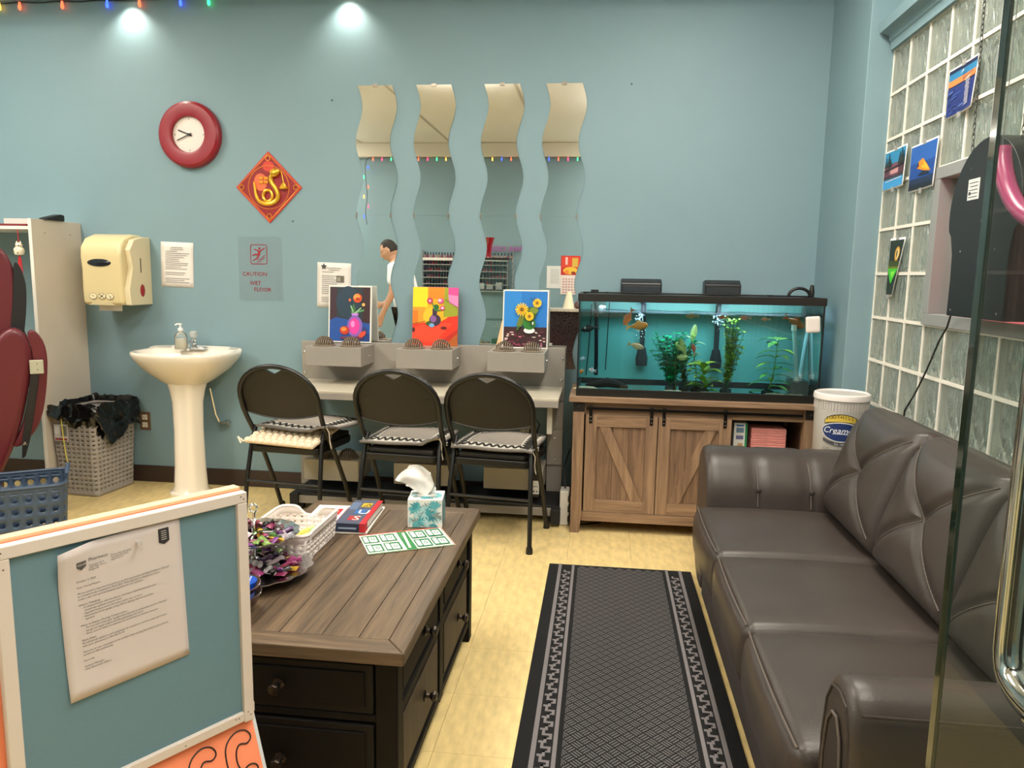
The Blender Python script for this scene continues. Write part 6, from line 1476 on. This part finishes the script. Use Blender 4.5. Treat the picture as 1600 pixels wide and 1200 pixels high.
pts += [(x_end-.01, yf+.12, 2.6), (x_end+.02, yf+.12, 2.35), (x_end-.02, yf+.12, 2.15), (x_end, yf+.10, 1.98)]
bl = [((-.38-.125*k, yf+.16, 2.852), (k*3+1) % 5) for k in range(23)]+[((x_end+.03*(-1)**k, yf+.13, 2.75-k*.13), k) for k in range(6)]
string_light('coloured string lights along the front wall seen in the mirrors', pts, bl, 2)

# ================================================================ the other side of the room (in the mirrors)
RK = M('202022', .4); SHW = M('e0dcd6', .5)
bot = None; bcol = ['6a1420', '3a0c14', '6a2838', '1a1018', '181418', '4a1830', '8a1c28', '241420', '2a2022', '121216', '58203c', '141014']
def polish_rack(label, x0, x1, rows, n, zb):
    t = thing('polish_rack', label, 'shelf', ((x0+x1)/2, yf+.06, zb)); w_ = x1-x0; h = .088
    MB().box(-w_/2-.01, -w_/2, -.05, .04, 0, rows*h+.02).build('side', clear('rack_film', (.9, .92, .92), 1.4, .05, .2), t, smooth=False)
    MB().box(w_/2, w_/2+.01, -.05, .04, 0, rows*h+.02).build('side', clear('rack_film2', (.9, .92, .92), 1.4, .05, .2), t, smooth=False)
    for r in range(rows): MB().box(-w_/2, w_/2, -.05, .04, r*h, r*h+.006).build('rack_shelf', M('c8c4c0', .4) if r < rows-1 else SHW, t, smooth=False)
    MB().box(-w_/2, w_/2, .038, .042, (rows-1)*h-.03, (rows-1)*h).build('sign_strip', SHW, t, smooth=False)
    return t
protos_b = {}
def bottle(x, z, c, lab, grp):
    if c not in protos_b:
        b = MB(); b.lathe([(0, 0), (.013, 0), (.014, .004), (.014, .034), (.007, .040)], 8, mat=M(c, .15, coat=.5)); b.lathe([(.008, .040), (.007, .072), (0, .073)], 8, mat=M('141416', .3))
        protos_b[c] = o = b.build('polish_bottle', None, None)
    else: o = protos_b[c].copy(); C.objects.link(o)
    o.location = (x, yf+.055, z); tag(o, lab, 'bottle', grp)
random.seed(12); ORD = ['first', 'second', 'third', 'fourth', 'fifth', 'sixth', 'seventh', 'eighth', 'ninth', 'tenth', 'eleventh']
for (x0, x1, nm) in ((-2.46, -2.02, 'behind the man'), (-1.72, -1.22, 'behind the glass display cabinet')):
    zb_ = 1.10; rows = 6; polish_rack('clear nail polish rack on the front wall '+nm, x0, x1, rows, 11, zb_)
    for r in range(rows):
        for k in range(11):
            x = x0+.02+(x1-x0-.04)*k/10
            bottle(x, zb_+r*.088+.0065, random.choice(bcol if r < rows-1 else ['b09088', 'a88878', '9a4054']), 'nail polish bottle, %s row up, %s from the right, rack %s' % (ORD[r], ORD[10-k], 'behind the man' if 'man' in nm else 'behind the cabinet'), 'nail polish bottles in the rack '+nm)
t = thing('neon_lettering', 'purple letters on the front wall above the polish racks', 'sign', (-1.35, yf+.03, 1.65), pi)
L = [T_(M('a0409a', .4, emit=.4), 'NAIL CEDI', -.25, 0, .09)]; stuff(pic('lettering', t, L, base=.004))
MB().box(-.28, .30, 0, .004, -.02, .09).build('clear_plate', clear('plate_film', (.95, .95, .95), 1.3, .1, .05), t, smooth=False)
# counter
t = thing('granite_counter', 'dark panelled reception counter with a granite top', 'counter', (-.35, -1.05, 0))
MB().box(-.62, .62, -.22, .22, .885, .92).build('counter_top', M('bdb6ae', .25, var=.35, scale=60), t, bevel=.004)
MB().box(-.58, .58, -.18, .18, 0, .885).build('panel', M('2a2024', .2, var=.8, scale=45), t, bevel=.002)
t = thing('cone_lamp', 'small cream cone lamp on the granite counter', 'lamp', (-.42, -1.0, .92)); MB().lathe([(.075, 0), (.07, .02), (.03, .21), (0, .215)], 24).build('shade', M('e8ddc0', .6, emit=.15), t)
t = thing('decor_ball', 'brown woven ball on the granite counter beside the cone lamp', 'decoration', (-.30, -.98, .92)); b = MB()
for k in range(8): b.tube([(.045*cos(a)*cos(k*pi/8), .045*cos(a)*sin(k*pi/8), .046+.045*sin(a)) for a in [2*pi*j/16 for j in range(16)]], .005, 5, closed=True)
b.build('strands', M('6a3a34', .6), t)
t = thing('wall_calendar', 'red and yellow hanging calendar on the front wall', 'calendar', (-.44, yf+.004, 1.08), pi)
lay = [(A('c8242c'), rect(-.13, .26, .13, .52)), (A('e0442c'), rect(-.12, .36, .12, .51)), (A('d8b048'), rect(-.10, .37, -.02, .49)), (A('f0c040'), ell(0, .32, .10, .05)), (A('8a2a20'), ell(-.04, .29, .03, .02)), (A('f08a3a'), ell(.05, .30, .03, .03)), (A('f0c8c0'), rect(.04, .40, .07, .50)), (A('e8dcd6'), rect(-.13, 0, .13, .25))]
for i in range(6):
    for j in range(6): lay.append((A('c87a7a'), rect(-.11+i*.038, .02+j*.036, -.09+i*.038, .035+j*.036)))
MB().box(-.13, .13, -.003, 0, 0, .52).build('pages', M('e8dcd6', .7), t, smooth=False); pic('printed_image', t, lay, base=.0035, step=.0002)
t = thing('wall_memo', 'plain white memo sheet beside the calendar', 'paper', (-.66, yf+.003, 1.16), pi); MB().box(-.10, .10, -.001, 0, 0, .30).build('sheet', M('e0dedc', .7), t, smooth=False); pic('printed_lines', t, [(M('8d8a8a', .8), rect(-.07, .25-k*.02, .05, .254-k*.02)) for k in range(10)], base=.0015)
# glass display cabinet with vase
t = thing('display_cabinet', 'narrow glass display cabinet with white boxes, carrying a red vase', 'cabinet', (-1.30, -.26, 0))
GC = clear('cabinet_glass', (.93, .96, .95), 1.45)
MB().box(-.21, .21, -.18, -.175, .1, 1.5).build('glass_side', GC, t, smooth=False); MB().box(-.21, .21, .175, .18, .1, 1.5).build('glass_side', GC, t, smooth=False)
for s in (-1, 1):
    MB().box(s*.21-.003, s*.21+.003, -.175, .175, .1, 1.5).build('glass_side', GC, t, smooth=False)
    for q in (-1, 1): MB().box(s*.205-.006, s*.205+.006, q*.175-.006, q*.175+.006, .1, 1.5).build('post', M('8e9492', .3, .7), t, smooth=False)
MB().box(-.215, .215, -.185, .185, 1.5, 1.525).build('cabinet_top', RK, t, bevel=.002); MB().box(-.215, .215, -.185, .185, 0, .1).build('plinth', RK, t, bevel=.002)
for z in (.45, .80, 1.15): MB().box(-.20, .20, -.17, .17, z, z+.008).build('glass_shelf', clear('shelf_glass', (.8, .9, .87), 1.5, 0, .12, (.7, .8, .78)), t, smooth=False)
for k, (x, z, h, c) in enumerate(((-.12, 1.158, .07, 'e8e6e2'), (-.02, 1.158, .05, 'dcd8d4'), (.09, 1.158, .08, 'e4e0dc'), (-.13, .458, .10, 'e8e4dc'), (-.05, .458, .08, 'e0dcd4'), (.05, .458, .12, '6fb0a0'))):
    q = thing('product_box', ['white carton on the upper glass shelf, left', 'flat white carton on the upper glass shelf, middle', 'white carton on the upper glass shelf, right', 'cream carton on the lowest glass shelf, left', 'cream carton on the lowest glass shelf, middle', 'green topped carton on the lowest glass shelf'][k], 'box', (-1.30+x, -.2, z)); MB().box(-.035, .035, -.03, .03, 0, h).build('carton', M(c, .6), q, bevel=.001)
t = thing('red_vase', 'tall red glass vase with ruffled lip on the display cabinet', 'vase', (-1.355, -.26, 1.525)); 
MB().lathe([(.045, 0), (.042, .01), (.040, .06), (.048, .14), (.062, .19), (.075, .235), (.07, .235), (.055, .18), (.036, .05), (0, .02)], 40, fn=lambda q, i: 1+(.07*abs(sin(q*4)) if i in (4, 5, 6) else .02*cos(8*q))).build('body', M('8c1424', .1, coat=.8), t)
# desk lamp beside the man
t = thing('desk_lamp', 'black articulated desk lamp reflected in the leftmost mirror', 'lamp', (-2.44, .92, .72))
MB().lathe([(0, 0), (.09, 0), (.09, .02), (0, .026)], 24).tube([(0, 0, .02), (.0, 0, .12)], .012, 8).build('lamp_base', RK, t)
MB().tube([(0, 0, .10), (.015, 0, .30)], .010, 8).tube([(.015, 0, .30), (-.16, 0, .50)], .009, 8).tube([(-.005, .012, .12), (.01, .012, .29)], .004, 6).build('arm', RK, t)
b = MB(); b.box(-.27, -.13, -.03, .03, .49, .515, T=rot(.25, 'Y') if 0 else None); b.build('lamp_head', M('3a3a3c', .3), t, bevel=.006)
t = thing('manicure_table', 'white manicure table under the black desk lamp', 'table', (-2.66, 1.0, 0))
MB().box(-.30, .30, -.22, .22, .69, .72).build('table_top', SHW, t, bevel=.004)
for sx1 in (-1, 1):
    for sy1 in (-1, 1): MB().box(sx1*.26-.02, sx1*.26+.02, sy1*.18-.02, sy1*.18+.02, 0, .69).build('leg', SHW, t, bevel=.003)

# ================================================================ the man seen in the mirror
man = thing('person', 'man in white shirt leaning forward, seen only in the mirrors', 'person', (-2.16, .44, 0))
SK = M('c99a7c', .5)
def skin(name, V, E, Rr, mat, parent, root=0, sub_=2):
    me = bpy.data.meshes.new(name); me.from_pydata(V, E, []); o = bpy.data.objects.new(name, me); C.objects.link(o); o.parent = parent
    md = o.modifiers.new('skin', 'SKIN'); md.use_smooth_shade = True
    for i, sv in enumerate(me.skin_vertices[0].data):
        r = Rr[i]; sv.radius = r if isinstance(r, tuple) else (r, r); sv.use_root = (i == root)
    s = o.modifiers.new('sub', 'SUBSURF'); s.levels = s.render_levels = sub_
    me.materials.append(mat); return o
# facing -x; his right side is +y (toward the mirror)
V = [(.02, 0, .92), (.0, 0, 1.10), (-.06, 0, 1.28), (-.10, 0, 1.40), (-.13, 0, 1.465), (-.165, 0, 1.52), (-.175, 0, 1.60),
     (-.09, .17, 1.38), (-.10, .20, 1.12), (-.21, .19, .90), (-.24, .18, .83),
     (-.09, -.17, 1.38), (-.13, -.22, 1.12), (-.30, -.18, .98), (-.36, -.17, .96),
     (.02, .09, .86), (.0, .10, .50), (.04, .10, .10), (-.09, .10, .04),
     (.02, -.09, .86), (-.02, -.10, .50), (.04, -.10, .10), (-.09, -.10, .04)]
E_ = [(0, 1), (1, 2), (2, 3), (3, 4), (4, 5), (5, 6), (3, 7), (7, 8), (8, 9), (9, 10), (3, 11), (11, 12), (12, 13), (13, 14), (0, 15), (15, 16), (16, 17), (17, 18), (0, 19), (19, 20), (20, 21), (21, 22)]
R0 = [(.12, .15), (.105, .14), (.115, .155), (.09, .13), .055, .065, .05, .058, .042, .030, .034, .058, .042, .030, .034, .088, .06, .042, .035, .088, .06, .042, .035]
def hand_chain(V, E, Rr, w_, d, side):
    base = len(V); W3 = Vector(V[w_]); d = Vector(d).normalized(); sd = d.cross(Vector((0, 1, 0))).normalized()
    for k, (o_, l) in enumerate(((-.030, .068), (-.010, .080), (.010, .075), (.028, .058))):
        p = W3+d*.03+sd*o_; a = p+d*l*.55; c = a+(d+Vector((0, side*-.5, 0)))*l*.38
        i = len(V); V += [tuple(p), tuple(a), tuple(c)]; Rr += [.010, .0095, .008]; E += [(w_, i), (i, i+1), (i+1, i+2)]
    p = W3+sd*-.035+d*.0; a = p+sd*-.02+d*.03; i = len(V); V += [tuple(p), tuple(a)]; Rr += [.012, .009]; E += [(w_, i), (i, i+1)]
hand_chain(V, E_, R0, 10, (-.35, 0, -.9), 1); hand_chain(V, E_, R0, 14, (-1, 0, -.2), -1)
bo = skin('body', V, E_, R0, SK, man)
# head: shaped lathe with face features, looking down to -x
TH = Matrix.Translation((-.19, 0, 1.575)) @ rot(radians(-22), 'Y')
b = MB()
def headf(u, v):
    a = 2*pi*u; ph = pi*v; z = -cos(ph); r = sin(ph); x = -cos(a)*r*.098; y = sin(a)*r*.078; zz = z*.122
    fx = max(0, cos(a))
    if z < -.2: x *= 1-.22*(-z-.2); y *= 1-.35*(-z-.2); x -= .012*fx*(-z)
    if cos(a) > .9 and -.45 < z < .12: x -= .024*((cos(a)-.9)/.1)*max(0, 1-abs(z+.22)/.3)          # nose
    if cos(a) > .8 and .1 < z < .3: x -= .006
    if .45 < cos(a) < .85 and -.05 < z < .12: x += .009     # eye sockets
    if cos(a) > .8 and -.62 < z < -.5: x -= .006            # lips
    return TH @ Vector((x, y, zz))
b.grid(headf, 64, 48); hd_ = b.build('head', SK, man, ang=180)
b = MB()
for s in (-1, 1): b.lathe([(0, -.03), (.014, -.018), (.018, 0), (.014, .022), (0, .03)], 12, T=TH @ Matrix.Translation((.008, s*.078, -.01)), sx=1, sy=.4)
b.build('ear', SK, man)
b = MB()
for s in (-1, 1): b.lathe([(0, -.004), (.010, 0), (0, .004)], 10, T=TH @ Matrix.Translation((-.086, s*.032, .006)))
b.build('eye', M('241a16', .3), man)
b = MB()
for s in (-1, 1): b.tube([TH @ Vector((-.092, s*.018, .028)), TH @ Vector((-.090, s*.034, .032)), TH @ Vector((-.080, s*.048, .026))], .0025, 6)
b.tube([TH @ Vector((-.098, -.02, -.068)), TH @ Vector((-.103, 0, -.066)), TH @ Vector((-.098, .02, -.068))], .0035, 6, mat=None); b.build('brow', M('2a201c', .8), man)
b = MB()
def hairf(u, v):
    a = 2*pi*u; lim = .66 if cos(a) > .45 else (.30 if cos(a) > -.1 else -.25); z0 = lim; ph0 = math.acos(-z0); ph = ph0+(pi-ph0)*v
    z = -cos(ph); r = sin(ph); return TH @ Vector((-cos(a)*r*.0995, sin(a)*r*.0795, z*.1235+.0005))
b.grid(hairf, 64, 14); b.build('hair', M('2c2824', .8, bump=.5, scale=300), man, solid=.002, ang=180)
V2 = [(.02, 0, .86), (.0, 0, 1.10), (-.06, 0, 1.28), (-.10, 0, 1.40), (-.125, 0, 1.445), (-.09, .175, 1.375), (-.10, .20, 1.18), (-.09, -.175, 1.375), (-.125, -.22, 1.18)]
skin('shirt', V2, [(0, 1), (1, 2), (2, 3), (3, 4), (3, 5), (5, 6), (3, 7), (7, 8)], [(.145, .17), (.125, .16), (.132, .172), (.108, .145), .072, .078, .068, .078, .068], M('e6ebf0', .8), man)
V3 = [(.02, 0, .93), (.02, .09, .86), (.0, .10, .50), (.04, .10, .11), (.02, -.09, .86), (-.02, -.10, .50), (.04, -.10, .11)]
skin('trousers', V3, [(0, 1), (1, 2), (2, 3), (0, 4), (4, 5), (5, 6)], [(.135, .155), .10, .075, .062, .10, .075, .062], M('1c1d22', .8), man)
for s in (-1, 1):
    b = MB(); b.rbox((.13, .045, .035), .03, (-.05, s*.10, .036)); b.build('shoe', RK, man)
# drop helper leftovers
for me in list(bpy.data.meshes):
    if me.users == 0: bpy.data.meshes.remove(me)
